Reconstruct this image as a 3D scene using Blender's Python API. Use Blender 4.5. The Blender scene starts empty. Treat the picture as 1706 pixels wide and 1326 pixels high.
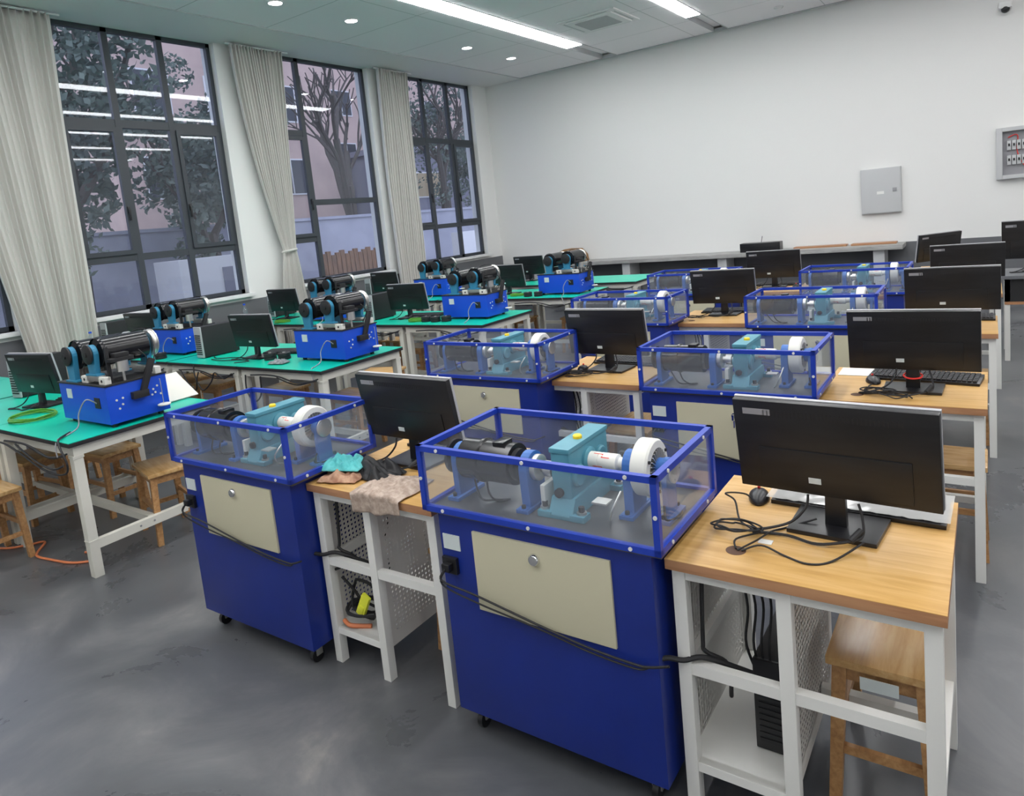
import bpy, bmesh, math, random
from mathutils import Vector, Matrix, noise
random.seed(7)
PI = math.pi
C = bpy.context.scene.collection
sc = bpy.context.scene

# ---------------------------------------------------------------- camera
W_, H_ = 1706, 1326
FPX, PX, PY = 1164.4, 835.3, 520.8
yaw, pit, rol = [math.radians(a) for a in (-35.344, -7.496, -5.796)]
fw = Vector((math.sin(yaw)*math.cos(pit), math.cos(yaw)*math.cos(pit), math.sin(pit)))
rt = Vector((math.cos(yaw), -math.sin(yaw), 0)); up = rt.cross(fw)
r2 = math.cos(rol)*rt + math.sin(rol)*up; u2 = -math.sin(rol)*rt + math.cos(rol)*up
cam_d = bpy.data.cameras.new('camera'); cam = bpy.data.objects.new('camera', cam_d); C.objects.link(cam)
m = Matrix((r2, u2, -fw)).transposed().to_4x4(); m.translation = (0, 0, 1.68); cam.matrix_world = m
cam_d.sensor_width = 36; cam_d.sensor_fit = 'HORIZONTAL'; cam_d.lens = FPX/W_*36
cam_d.shift_x = (W_/2-PX)/W_; cam_d.shift_y = -(H_/2-PY)/W_
cam_d.clip_start = .05; cam_d.clip_end = 200
sc.camera = cam

# ---------------------------------------------------------------- world, exposure
wd = bpy.data.worlds.new('world'); sc.world = wd; wd.use_nodes = True
nt = wd.node_tree; bg = nt.nodes['Background']
bg.inputs['Color'].default_value = (.62, .66, .85, 1); bg.inputs['Strength'].default_value = 2.0
sc.view_settings.view_transform = 'Standard'; sc.view_settings.look = 'None'
sc.view_settings.gamma = 1; sc.view_settings.use_curve_mapping = False
sc.view_settings.exposure = 0.02
STRIP = 17.0      # ceiling light strip emission
DOWN = 40.0      # downlight emission
FILLW = 0

# ---------------------------------------------------------------- materials
def mat(name, col, rough=.5, metal=0, spec=.5, build=None, emit=0, coat=0):
    m = bpy.data.materials.new(name); m.use_nodes = True
    b = m.node_tree.nodes['Principled BSDF']
    b.inputs['Base Color'].default_value = (*col, 1); b.inputs['Roughness'].default_value = rough
    b.inputs['Metallic'].default_value = metal; b.inputs['Specular IOR Level'].default_value = spec
    if coat: b.inputs['Coat Weight'].default_value = coat; b.inputs['Coat Roughness'].default_value = .1
    if emit: b.inputs['Emission Color'].default_value = (*col, 1); b.inputs['Emission Strength'].default_value = emit
    if build: build(m.node_tree, b)
    return m
def ramp(nt, fac, stops):
    r = nt.nodes.new('ShaderNodeValToRGB'); el = r.color_ramp.elements
    while len(el) < len(stops): el.new(.5)
    for e, (p, c) in zip(el, stops): e.position = p; e.color = (*c, 1)
    nt.links.new(fac, r.inputs[0]); return r.outputs[0]
def coords(nt, scale=(1,1,1), rot=(0,0,0), kind='Object'):
    t = nt.nodes.new('ShaderNodeTexCoord'); mp = nt.nodes.new('ShaderNodeMapping')
    mp.inputs['Scale'].default_value = scale; mp.inputs['Rotation'].default_value = rot
    nt.links.new(t.outputs[kind], mp.inputs[0]); return mp.outputs[0]
def nz(nt, vec, scale, detail=4, rough=.55, dist=0):
    n = nt.nodes.new('ShaderNodeTexNoise'); n.inputs['Scale'].default_value = scale
    n.inputs['Detail'].default_value = detail; n.inputs['Roughness'].default_value = rough; n.inputs['Distortion'].default_value = dist
    nt.links.new(vec, n.inputs['Vector']); return n.outputs['Fac']
def noisy(c1, c2, scale=6, sc3=(1,1,1), detail=4, lo=.35, hi=.65, bump=0, dist=0):
    def f(nt, b):
        n = nz(nt, coords(nt, sc3), scale, detail, dist=dist)
        nt.links.new(ramp(nt, n, [(lo, c1), (hi, c2)]), b.inputs['Base Color'])
        if bump:
            bp = nt.nodes.new('ShaderNodeBump'); bp.inputs['Strength'].default_value = bump; bp.inputs['Distance'].default_value = .01
            nt.links.new(n, bp.inputs['Height']); nt.links.new(bp.outputs[0], b.inputs['Normal'])
    return f
def floor_mat(nt, b):
    v = coords(nt)
    n1 = nz(nt, v, 1.3, 7, .65, .6); n2 = nz(nt, v, .35, 3)
    c1 = ramp(nt, n1, [(.3, (.07,.073,.078)), (.5, (.108,.112,.118)), (.62, (.155,.155,.158)), (.78, (.28,.265,.245))])
    c2 = ramp(nt, n2, [(.35, (.62,.64,.68)), (.65, (1,1,1))])
    mx = nt.nodes.new('ShaderNodeMixRGB'); mx.blend_type = 'MULTIPLY'; mx.inputs[0].default_value = 1
    nt.links.new(c1, mx.inputs[1]); nt.links.new(c2, mx.inputs[2]); nt.links.new(mx.outputs[0], b.inputs['Base Color'])
    rr = ramp(nt, n1, [(.3, (.22,)*3), (.7, (.42,)*3)]); nt.links.new(rr, b.inputs['Roughness'])
def ceil_mat(nt, b):
    v = coords(nt)
    br = nt.nodes.new('ShaderNodeTexBrick'); nt.links.new(v, br.inputs['Vector'])
    br.offset = 0; br.inputs['Scale'].default_value = 1; br.inputs['Brick Width'].default_value = 1.9; br.inputs['Row Height'].default_value = 1.15
    br.inputs['Mortar Size'].default_value = .006; br.inputs['Mortar Smooth'].default_value = .1
    for k in ('Color1','Color2'): br.inputs[k].default_value = (.91,.885,.905,1)
    br.inputs['Mortar'].default_value = (.55,.56,.56,1)
    nt.links.new(br.outputs[0], b.inputs['Base Color'])
def grain(c1, c2, c3, stretch=(1.2, 14, 14), sc_=3):
    def f(nt, b):
        n = nz(nt, coords(nt, stretch), sc_, 5, .6, .4)
        nt.links.new(ramp(nt, n, [(.3, c1), (.5, c2), (.72, c3)]), b.inputs['Base Color'])
    return f
M = {}
M['floor'] = mat('grey_epoxy_floor', (.14,.15,.16), .32, build=floor_mat)
M['wall'] = mat('white_wall_paint', (.83,.83,.815), .85, spec=.2)
M['ceiling'] = mat('ceiling_panel', (.6,.63,.64), .6, build=ceil_mat)
M['dado'] = mat('dark_grey_dado', (.135,.14,.15), .6)
M['frame_dark'] = mat('window_frame_grey', (.045,.053,.065), .45)
M['sill'] = mat('white_sill', (.8,.8,.8), .5)
M['blue'] = mat('deep_blue_enamel', (.008,.03,.25), .38, build=noisy((.005,.020,.19), (.007,.026,.24), 3, (1,1,1)))
M['frame_blue'] = mat('bright_blue_frame', (.012,.045,.40), .35)
M['mblue'] = mat('machine_blue', (.006,.075,.62), .4)
M['cream'] = mat('cream_panel', (.56,.53,.38), .5)
M['white'] = mat('white_metal', (.74,.74,.71), .45)
M['beam'] = mat('cream_metal', (.66,.65,.58), .5)
M['black'] = mat('black_plastic', (.010,.010,.012), .32)
M['drumblack'] = mat('glossy_black_drum', (.012,.012,.014), .18)
M['blackmat'] = mat('matte_black', (.014,.014,.016), .6)
M['screenback'] = mat('monitor_back_black', (.012,.012,.013), .36, build=noisy((.009,.009,.010), (.016,.016,.018), 4, (1,1,6)))
M['bezel'] = mat('grey_bezel_edge', (.42,.42,.44), .4)
M['silver'] = mat('brushed_steel', (.62,.61,.58), .32, .85)
M['chrome'] = mat('chrome', (.8,.8,.8), .12, 1)
M['teal'] = mat('teal_gearbox_paint', (.085,.28,.36), .4, build=noisy((.07,.25,.33), (.11,.33,.41), 7))
M['tealbracket'] = mat('teal_bracket_paint', (.03,.22,.38), .45)
M['bracket'] = mat('blue_bracket_paint', (.03,.13,.42), .42)
M['whitedisc'] = mat('off_white_enamel', (.72,.72,.67), .4)
M['yellow'] = mat('yellow_plastic', (.9,.62,.02), .4)
M['red'] = mat('red_plastic', (.75,.04,.03), .4)
M['deck'] = mat('dark_deck', (.10,.10,.10), .3, .3, build=noisy((.07,.075,.075), (.15,.14,.13), 5))
M['green'] = mat('green_table_laminate', (.0,.50,.34), .35)
M['edge'] = mat('black_edge', (.02,.02,.022), .5)
M['desk'] = mat('light_wood_laminate', (.62,.38,.16), .33, build=grain((.50,.28,.08), (.60,.36,.125), (.68,.44,.19)))
M['deskedge'] = mat('brown_edge_band', (.42,.21,.10), .45, build=grain((.36,.17,.08), (.44,.22,.11), (.48,.26,.13)))
M['stoolwood'] = mat('stool_wood', (.42,.22,.09), .45, build=grain((.32,.155,.06), (.44,.235,.095), (.56,.33,.15), (2,16,16)))
M['stooltop'] = mat('stool_seat_wood', (.55,.33,.15), .25, build=grain((.44,.25,.09), (.56,.34,.14), (.66,.44,.21), (1.5,12,12)))
M['curtain'] = mat('grey_curtain_fabric', (.70,.685,.65), .9, spec=.1)
M['sticker'] = mat('pale_sticker', (.62,.68,.68), .5)
M['paper'] = mat('white_paper', (.82,.82,.80), .7)
M['hose'] = mat('green_hose', (.10,.30,.03), .4)
M['orange'] = mat('orange_cord', (.65,.20,.08), .5)
M['keys'] = mat('keyboard_keys', (.035,.035,.04), .45)
M['clothteal'] = mat('teal_cloth', (.10,.52,.52), .9, build=noisy((.08,.45,.46), (.16,.60,.60), 30, bump=.3))
M['clothbrown'] = mat('brown_cloth', (.42,.24,.15), .9, build=noisy((.34,.17,.11), (.52,.32,.21), 30, bump=.3))
M['clothbeige'] = mat('taupe_cloth', (.42,.33,.27), .95, build=noisy((.33,.25,.20), (.52,.42,.35), 45, bump=.4))
M['clothgrey'] = mat('grey_glove_cloth', (.22,.24,.25), .9, build=noisy((.15,.17,.18), (.30,.32,.33), 40, bump=.3))
M['cardboard'] = mat('brown_cardboard', (.33,.18,.08), .8)
M['counter'] = mat('grey_counter', (.36,.36,.35), .5, build=noisy((.30,.30,.29), (.42,.42,.41), 5, (1,6,6)))
M['panelgrey'] = mat('electric_box_grey', (.55,.56,.57), .5)
M['breaker'] = mat('breaker_grey', (.30,.30,.32), .5)
M['light'] = mat('light_diffuser', (1,1,1), .5, emit=STRIP)
M['downlight'] = mat('downlight_lamp', (1,1,1), .5, emit=DOWN)
def perf(nt, b):
    # round punched holes on a 14 mm grid, real see-through holes in the sheet
    t = nt.nodes.new('ShaderNodeTexCoord'); sp = nt.nodes.new('ShaderNodeSeparateXYZ'); nt.links.new(t.outputs['Object'], sp.inputs[0])
    def mth(op, a, c=None):
        n = nt.nodes.new('ShaderNodeMath'); n.operation = op
        for i, q in enumerate((a, c)):
            if q is None: continue
            if isinstance(q, (int, float)): n.inputs[i].default_value = q
            else: nt.links.new(q, n.inputs[i])
        return n.outputs[0]
    u = mth('SUBTRACT', mth('FRACT', mth('MULTIPLY', sp.outputs[1], 52)), .5)
    row = mth('FLOOR', mth('MULTIPLY', sp.outputs[2], 52)); w = mth('SUBTRACT', mth('FRACT', mth('MULTIPLY', sp.outputs[2], 52)), .5)
    d = mth('SQRT', mth('ADD', mth('MULTIPLY', u, u), mth('MULTIPLY', w, w)))
    inside = mth('LESS_THAN', d, .30)
    # margin left solid
    a1 = mth('GREATER_THAN', sp.outputs[2], .16); a2 = mth('LESS_THAN', sp.outputs[2], .68)
    a3 = mth('GREATER_THAN', sp.outputs[1], .09); a4 = mth('LESS_THAN', sp.outputs[1], .56)
    f = mth('MULTIPLY', inside, mth('MULTIPLY', mth('MULTIPLY', a1, a2), mth('MULTIPLY', a3, a4)))
    tr = nt.nodes.new('ShaderNodeBsdfTransparent'); mx = nt.nodes.new('ShaderNodeMixShader')
    nt.links.new(f, mx.inputs[0]); nt.links.new(b.outputs[0], mx.inputs[1]); nt.links.new(tr.outputs[0], mx.inputs[2])
    nt.links.new(mx.outputs[0], nt.nodes['Material Output'].inputs[0])
M['perf'] = mat('perforated_white_sheet', (.66,.65,.62), .5, build=perf)
def pane_mat(name, tint, haze, hcol, rough=.02):
    m = bpy.data.materials.new(name); m.use_nodes = True; nt = m.node_tree; nt.nodes.clear()
    out = nt.nodes.new('ShaderNodeOutputMaterial'); tr = nt.nodes.new('ShaderNodeBsdfTransparent'); tr.inputs[0].default_value = (*tint, 1)
    gl = nt.nodes.new('ShaderNodeBsdfGlossy'); gl.inputs['Roughness'].default_value = rough
    df = nt.nodes.new('ShaderNodeBsdfDiffuse'); df.inputs[0].default_value = (*hcol, 1)
    lw = nt.nodes.new('ShaderNodeLayerWeight'); lw.inputs[0].default_value = .5
    pw = nt.nodes.new('ShaderNodeMath'); pw.operation = 'POWER'; nt.links.new(lw.outputs['Facing'], pw.inputs[0]); pw.inputs[1].default_value = 4.5
    fr = nt.nodes.new('ShaderNodeMath'); fr.operation = 'MULTIPLY_ADD'; nt.links.new(pw.outputs[0], fr.inputs[0]); fr.inputs[1].default_value = .55; fr.inputs[2].default_value = .035
    m1 = nt.nodes.new('ShaderNodeMixShader'); m1.inputs[0].default_value = haze
    nt.links.new(tr.outputs[0], m1.inputs[1]); nt.links.new(df.outputs[0], m1.inputs[2])
    m2 = nt.nodes.new('ShaderNodeMixShader'); nt.links.new(fr.outputs[0], m2.inputs[0])
    nt.links.new(m1.outputs[0], m2.inputs[1]); nt.links.new(gl.outputs[0], m2.inputs[2]); nt.links.new(m2.outputs[0], out.inputs[0])
    return m
M['glass'] = pane_mat('window_glass', (.88,.91,.95), .03, (.6,.62,.7))
M['acrylic'] = pane_mat('acrylic_cover', (.94,.96,.98), .075, (.75,.78,.85), .04)

# ---------------------------------------------------------------- mesh helpers
class MB:
    def __init__(s): s.bm = bmesh.new(); s.mi = 0
    def _add(s, tmp, mi=None, smooth=False):
        me = bpy.data.meshes.new('t'); 
        for f in tmp.faces:
            f.material_index = s.mi if mi is None else mi
            f.smooth = smooth
        tmp.to_mesh(me); tmp.free(); s.bm.from_mesh(me); bpy.data.meshes.remove(me); return s
    def box(s, x0, x1, y0, y1, z0, z1, bev=0, mi=None, M4=None):
        t = bmesh.new(); bmesh.ops.create_cube(t, size=1)
        for v in t.verts: v.co = Vector(((x0+x1)/2+v.co.x*(x1-x0), (y0+y1)/2+v.co.y*(y1-y0), (z0+z1)/2+v.co.z*(z1-z0)))
        if bev: bmesh.ops.bevel(t, geom=t.edges[:], offset=bev, segments=2, affect='EDGES', profile=.7)
        if M4: t.transform(M4)
        return s._add(t, mi)
    def cyl(s, p0, p1, r, r1=None, n=24, mi=None, cap=True, smooth=True):
        p0, p1 = Vector(p0), Vector(p1); d = p1-p0; t = bmesh.new()
        bmesh.ops.create_cone(t, cap_ends=cap, segments=n, radius1=r, radius2=r if r1 is None else r1, depth=d.length)
        q = Vector((0,0,1)).rotation_difference(d.normalized()).to_matrix().to_4x4()
        t.transform(Matrix.Translation((p0+p1)/2) @ q)
        for f in t.faces: f.smooth = smooth and len(f.verts) == 4
        me = bpy.data.meshes.new('t')
        for f in t.faces: f.material_index = s.mi if mi is None else mi
        t.to_mesh(me); t.free(); s.bm.from_mesh(me); bpy.data.meshes.remove(me); return s
    def tube(s, pts, r, n=8, mi=None, closed=False, sub=6):
        P = [Vector(p) for p in pts]
        if sub > 1:
            Q = []; L = len(P)
            rng = range(L) if closed else range(L-1)
            for i in rng:
                if closed: a, b, c, d = P[(i-1) % L], P[i], P[(i+1) % L], P[(i+2) % L]
                else: a, b, c, d = P[max(i-1,0)], P[i], P[i+1], P[min(i+2,L-1)]
                for k in range(sub):
                    u = k/sub
                    Q.append(.5*((2*b)+(c-a)*u+(2*a-5*b+4*c-d)*u*u+(3*b-a-3*c+d)*u**3))
            if not closed: Q.append(P[-1])
            P = Q
        t = bmesh.new(); rings = []; L = len(P); nrm = None
        for i, p in enumerate(P):
            a = P[(i-1) % L] if (closed or i > 0) else P[i]; b = P[(i+1) % L] if (closed or i < L-1) else P[i]
            d = (b-a); d = d.normalized() if d.length > 1e-9 else Vector((0,0,1))
            if nrm is None: nrm = d.orthogonal().normalized()
            nrm = (nrm-d*nrm.dot(d)); nrm = nrm.normalized() if nrm.length > 1e-6 else d.orthogonal().normalized()
            bn = d.cross(nrm)
            rings.append([t.verts.new(p+r*(math.cos(2*PI*k/n)*nrm+math.sin(2*PI*k/n)*bn)) for k in range(n)])
        for i in range(L if closed else L-1):
            A, B = rings[i], rings[(i+1) % L]
            for k in range(n): t.faces.new((A[k], A[(k+1) % n], B[(k+1) % n], B[k]))
        if not closed: t.faces.new(rings[0][::-1]); t.faces.new(rings[-1])
        return s._add(t, mi, True)
    def prism(s, poly, axis, a0, a1, bev=0, mi=None, smooth=False):
        # poly: 2D points in the plane across axis ('x': (y,z), 'y': (x,z), 'z': (x,y))
        f = {'x': lambda p, a: (a, p[0], p[1]), 'y': lambda p, a: (p[0], a, p[1]), 'z': lambda p, a: (p[0], p[1], a)}[axis]
        t = bmesh.new(); A = [t.verts.new(f(p, a0)) for p in poly]; B = [t.verts.new(f(p, a1)) for p in poly]; n = len(poly)
        t.faces.new(A); t.faces.new(B[::-1])
        for i in range(n): t.faces.new((A[i], B[i], B[(i+1) % n], A[(i+1) % n]))
        bmesh.ops.recalc_face_normals(t, faces=t.faces[:])
        if bev: bmesh.ops.bevel(t, geom=t.edges[:], offset=bev, segments=2, affect='EDGES', profile=.7)
        return s._add(t, mi, smooth)
    def lathe(s, prof, origin, axis, n=32, mi=None):
        o = Vector(origin); t = bmesh.new(); d = {'x': Vector((1,0,0)), 'y': Vector((0,1,0)), 'z': Vector((0,0,1))}[axis]
        e1 = d.orthogonal().normalized(); e2 = d.cross(e1); R = []
        for a, r in prof: R.append([t.verts.new(o+d*a+max(r,1e-5)*(math.cos(2*PI*k/n)*e1+math.sin(2*PI*k/n)*e2)) for k in range(n)])
        for i in range(len(R)-1):
            for k in range(n): t.faces.new((R[i][k], R[i][(k+1) % n], R[i+1][(k+1) % n], R[i+1][k]))
        bmesh.ops.remove_doubles(t, verts=t.verts[:], dist=2e-5)
        bmesh.ops.recalc_face_normals(t, faces=t.faces[:])
        s._add(t, mi, True); return s
    def build(s, name, mats, parent=None, loc=None, auto=True):
        me = bpy.data.meshes.new(name); s.bm.to_mesh(me); s.bm.free()
        if auto:
            try: me.set_sharp_from_angle(angle=math.radians(35))
            except Exception: pass
        for q in (mats if isinstance(mats, (list, tuple)) else [mats]): me.materials.append(M[q] if isinstance(q, str) else q)
        o = bpy.data.objects.new(name, me); C.objects.link(o)
        if parent: o.parent = parent
        if loc: o.location = loc
        return o
def tag(o, label=None, cat=None, group=None, kind=None):
    for k, v in (('label', label), ('category', cat), ('group', group), ('kind', kind)):
        if v is not None: o[k] = v
    return o
def empty(name, loc=(0,0,0), rz=0):
    o = bpy.data.objects.new(name, None); C.objects.link(o); o.location = loc; o.rotation_euler = (0, 0, rz)
    o.empty_display_size = .1; return o
def kids(o): return [c for c in C.objects if c.parent == o]
def copy_tree(o, parent=None):
    c = o.copy(); C.objects.link(c); c.parent = parent
    for ch in list(kids(o)): copy_tree(ch, c)
    return c
protos_used = set()
def place(proto, loc, rz, label, cat, group=None, sx=None):
    if proto.name in protos_used: o = copy_tree(proto)
    else: protos_used.add(proto.name); o = proto
    o.location = loc; o.rotation_euler = (0, 0, rz)
    for k in ('label','category','group'):
        if k in o: del o[k]
    tag(o, label, cat, group)
    if sx: o.scale = sx
    return o
def struct(mb, name, mats): return tag(mb.build(name, mats), kind='structure')

# ================================================================ ROOM
XW, YB, ZC = -8.0, 11.5, 4.24
XR, YF = 4.6, -3.0
fl = MB(); fl.box(XW-.3, XR+.2, YF-.2, YB+.2, -.12, 0); struct(fl, 'floor', 'floor')
WIN = [(.94, 2.91), (3.65, 5.62), (6.33, 8.30), (9.07, 11.05)]; ZS, ZT = 1.07, 4.25
w = MB(); ys = [YF-.2]
w.box(XW-.28, XW, YF-.2, YB, 0, ZS); w.box(XW-.28, XW, YF-.2, YB, ZT, ZC+.3)
edges = [YF-.2]+[q for p in WIN for q in p]+[YB]
for i in range(0, len(edges), 2): w.box(XW-.28, XW, edges[i], edges[i+1], ZS, ZT)
struct(w, 'wall_left', 'wall')
w = MB(); w.box(XW-.28, XR+.2, YB, YB+.2, 0, ZC+.3); struct(w, 'wall_back', 'wall')
w = MB(); w.box(XR, XR+.2, YF, YB, 0, ZC+.3); struct(w, 'wall_right', 'wall')
w = MB(); w.box(XW, XR, YF-.2, YF, 0, ZC+.3); struct(w, 'wall_front', 'wall')
# dado (dark grey lower wall)
w = MB(); w.box(XW, XW+.015, YF, YB, 0, .98); struct(w, 'trim_1', 'dado')
w = MB(); w.box(XW+.015, XR, YB-.015, YB, 0, .80); struct(w, 'trim_2', 'dado')
# ceiling: panels inside a shadow gap, edge border, light channels
XG = -7.1
STRX = [(-5.42, -5.13), (-3.50, -3.27), (-1.58, -1.35), (.34, .57), (2.26, 2.49)]
YE = 11.36
cl = MB()
cuts = [XG]+[q for p in STRX for q in p]+[XR]
for i in range(0, len(cuts), 2): cl.box(cuts[i], cuts[i+1], YF, YE, ZC, ZC+.04)
for a, b in STRX: cl.box(a, b, YF, YE, ZC+.07, ZC+.09)
struct(cl, 'ceiling', 'ceiling')
w = MB(); w.box(XW, XG-.035, YF, YB, ZC+.01, ZC+.05); w.box(XG-.035, XR, YE+.03, YB, ZC+.01, ZC+.05)
w.box(XW, XR, YF, YB, ZC+.12, ZC+.14); struct(w, 'trim_3', 'sill')
w = MB(); w.box(XG-.012, XG-.002, YF, YE+.01, ZC-.012, ZC+.03); w.box(XG-.012, XR, YE+.002, YE+.012, ZC-.012, ZC+.03)
for a, b in STRX:
    w.box(a, a+.012, YF, YE, ZC-.006, ZC+.07); w.box(b-.012, b, YF, YE, ZC-.006, ZC+.07)
struct(w, 'trim_4', 'panelgrey')
strip_lab = ['long white light strip nearest the windows, left one in the ceiling', 'long white light strip right of the ceiling air conditioner',
             'long ceiling light strip third from the windows', 'long ceiling light strip above the right aisle', 'long ceiling light strip near the right wall']
for (a, b), lab in zip(STRX, strip_lab):
    t = empty('ceiling_light', ((a+b)/2, 3.5, ZC)); tag(t, lab, 'light', 'long ceiling light strips')
    hw = (b-a)/2-.013
    q = MB(); q.box(-hw, hw, -5.6, 6.6, -.015, .03); q.build('diffuser', 'light', t)  # shaped to hang below the ceiling, so its glowing sides brighten the panels
    q = MB(); q.box(-hw, hw, 6.6, 6.62, -.016, .04); q.build('end_cap', 'panelgrey', t)
    q = MB(); q.box(-hw, hw, -5.62, -5.6, -.016, .04); q.build('end_cap', 'panelgrey', t)
dl = empty('downlight'); q = MB(); q.lathe([(0,.085), (-.008,.09), (-.010,.075), (.0,.065)], (0,0,0), 'z'); q.build('rim', 'sill', dl)
q = MB(); q.cyl((0,0,-.006), (0,0,0), .064); q.build('lamp', 'downlight', dl)
for (x, y, lab) in [(-6.3, 5.27, 'round ceiling downlight, nearest of the row beside the windows'), (-6.3, 6.38, 'round ceiling downlight, second of the row beside the windows'),
                    (-6.3, 8.69, 'round ceiling downlight, third of the row beside the windows'), (-6.3, 9.87, 'round ceiling downlight at the far end of the window row'),
                    (-6.3, 2.9, 'round downlight over the near window curtain'), (-2.45, 9.9, 'round ceiling downlight near the smoke detector'),
                    (-2.45, 4.0, 'round ceiling downlight over the test benches'), (1.4, 3.0, 'round ceiling downlight over the right aisle'), (-4.3, 3.0, 'round ceiling downlight over the green tables')]:
    place(dl, (x, y, ZC), 0, lab, 'light', 'round ceiling downlights')
# air conditioner cassette
ac = empty('ceiling_air_conditioner', (-4.36, 9.13, ZC)); tag(ac, 'square white ceiling air conditioner cassette between the light strips', 'air conditioner')
q = MB(); q.box(-.42, .42, -.42, .42, -.02, 0, .008); q.box(-.34, .34, -.34, .34, -.035, -.018, .008); q.build('cover', 'sill', ac)
q = MB()
for k in range(22): q.box(-.24, .24, -.245+k*.0225, -.235+k*.0225, -.042, -.034)
for k in range(22): q.box(-.245+k*.0225, -.238+k*.0225, -.24, .24, -.041, -.034)
q.build('grille', 'panelgrey', ac)
q = MB()
for s in (-1, 1): q.box(-.3, .3, s*.375-.012, s*.375+.012, -.023, -.018); q.box(s*.375-.012, s*.375+.012, -.3, .3, -.023, -.018)
q.build('vent', 'panelgrey', ac)
sd = empty('smoke_detector', (-2.41, 10.84, ZC)); tag(sd, 'small white round smoke detector on the ceiling near the back wall', 'smoke detector')
q = MB(); q.lathe([(0,.05), (-.012,.052), (-.03,.045), (-.036,.03), (-.04,0)], (0,0,0), 'z'); q.build('dome', 'sill', sd)
q = MB(); q.lathe([(0,.066), (-.01,.066), (-.012,.05)], (0,0,0), 'z'); q.build('base', 'sill', sd)
# windows
def window(n, y0, y1, mull, rails, wide=False):
    t = tag(empty('window_%d' % n, (XW-.12, 0, 0)), kind='structure')
    f = MB(); d = .03; T = .035
    f.box(-d, d, y0, y1, ZS, ZS+.05); f.box(-d, d, y0, y1, ZT-.05, ZT)
    f.box(-d, d, y0, y0+.05, ZS, ZT); f.box(-d, d, y1-.05, y1, ZS, ZT)
    if wide:
        f.box(-d, d, mull[0]-T, mull[0]+T, ZS, ZT)
        f.box(-.026, .026, y0, mull[0], 3.16, 3.24); f.box(-.026, .026, y0, mull[0], 1.64, 1.72); f.box(-.026, .026, mull[0], y1, 2.17, 2.25)
    else:
        for yy in mull: f.box(-d, d, yy-T, yy+T, ZS, ZT)
        f.box(-.026, .026, y0, y1, 3.15, 3.24); f.box(-.026, .026, y0, y1, 1.64, 1.72)
    f.build('window_frame', 'frame_dark', t)
    # opening sashes between transoms
    cols = [(y0+.05, mull[0]-T)]+([(mull[1]+T, y1-.05)] if not wide else [])
    for (a, b) in cols:
        s = MB(); 
        s.box(.005, .05, a, b, 3.10, 3.15); s.box(.005, .05, a, b, 1.72, 1.77); s.box(.005, .05, a, a+.05, 1.77, 3.10); s.box(.005, .05, b-.05, b, 1.77, 3.10)
        so = s.build('window_sash', 'frame_dark', t)
        h = MB(); hy = b-.025 if (a, b) == cols[0] else a+.025
        h.box(.05, .065, hy-.012, hy+.012, 2.18, 2.26, .003); h.box(.065, .08, hy-.009, hy+.009, 2.10, 2.23, .003)
        h.build('window_handle', 'black', so)
    g = MB(); g.box(-.004, .004, y0+.02, y1-.02, ZS+.02, ZT-.02); g.build('window_pane', 'glass', t)
    s = MB(); s.box(.12-.12, .20, y0-.04, y1+.04, ZS-.045, ZS, .006); s.build('window_sill', 'sill', t)
window(1, 3.65, 5.62, (4.31, 4.95), None)
window(2, 6.33, 8.30, (6.98,), None, True)
window(3, 9.07, 11.05, (9.69, 10.38), None)
window(4, .94, 2.91, (1.6, 2.25), None)

# curtains: pleated sheets with thickness
def curtain(yc0, yc1, yb0, yb1, tie, label, n=17, zb=.08, amp=.05, name='curtain'):
    t = empty(name, (XW+.14, 0, 0)); tag(t, label, 'curtain', 'grey pleated curtains')
    bm = bmesh.new(); NZ, NY = 44, n*10; grid = []
    for i in range(NZ+1):
        z = 4.22+(zb-4.22)*i/NZ
        if tie:
            zt, ya, yb_ = tie
            if z > zt: u = ((4.22-z)/(4.22-zt))**1.5; a = yc0+(ya-yc0)*u; b = yc1+(yb_-yc1)*u
            else: u = min(1, (zt-z)/.9)**.8; a = ya+(yb0-ya)*u; b = yb_+(yb1-yb_)*u
        else: u = (4.22-z)/4.14; a = yc0+(yb0-yc0)*u; b = yc1+(yb1-yc1)*u
        row = []; tight = (b-a)/(yc1-yc0)
        for j in range(NY+1):
            v = j/NY; ph = v*n*2*PI + .8*math.sin(v*9+.6*z)
            dx = amp*(.75+.25*math.sin(v*23))*math.sin(ph)*min(1.2, .45+.55*tight)+.018*math.sin(z*1.7+v*6)
            row.append(bm.verts.new((dx, a+(b-a)*v+.3*amp*math.cos(ph)*tight, z)))
        grid.append(row)
    for i in range(NZ):
        for j in range(NY): bm.faces.new((grid[i][j], grid[i][j+1], grid[i+1][j+1], grid[i+1][j])).smooth = True
    q = MB(); q.bm.free(); q.bm = bm; o = q.build('fabric', 'curtain', t, auto=False)
    md = o.modifiers.new('thickness', 'SOLIDIFY'); md.thickness = .004
    if tie:
        k = MB(); pts = []
        for i in range(16):
            a = 2*PI*i/16; pts.append((.062*math.sin(a), (tie[1]+tie[2])/2+((tie[2]-tie[1])/2+.014)*math.cos(a), tie[0]+.012*math.sin(a+1)))
        k.tube(pts, .016, closed=True, sub=2); k.build('tieback', 'curtain', t)
    r = MB(); r.cyl((0, yc0-.05, 4.225), (0, yc1+.1, 4.225), .012, n=10); r.build('rail', 'sill', t)
curtain(2.45, 3.66, 2.98, 3.56, None, 'grey pleated curtain hanging straight at the left side of the nearest window', 19)
curtain(5.74, 6.56, 5.98, 6.44, (1.56, 6.15, 6.34), 'grey pleated curtain tied back at its waist between first and second windows', 17)
curtain(8.36, 9.08, 8.34, 8.98, None, 'grey pleated curtain hanging straight between second and third windows', 15)

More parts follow.
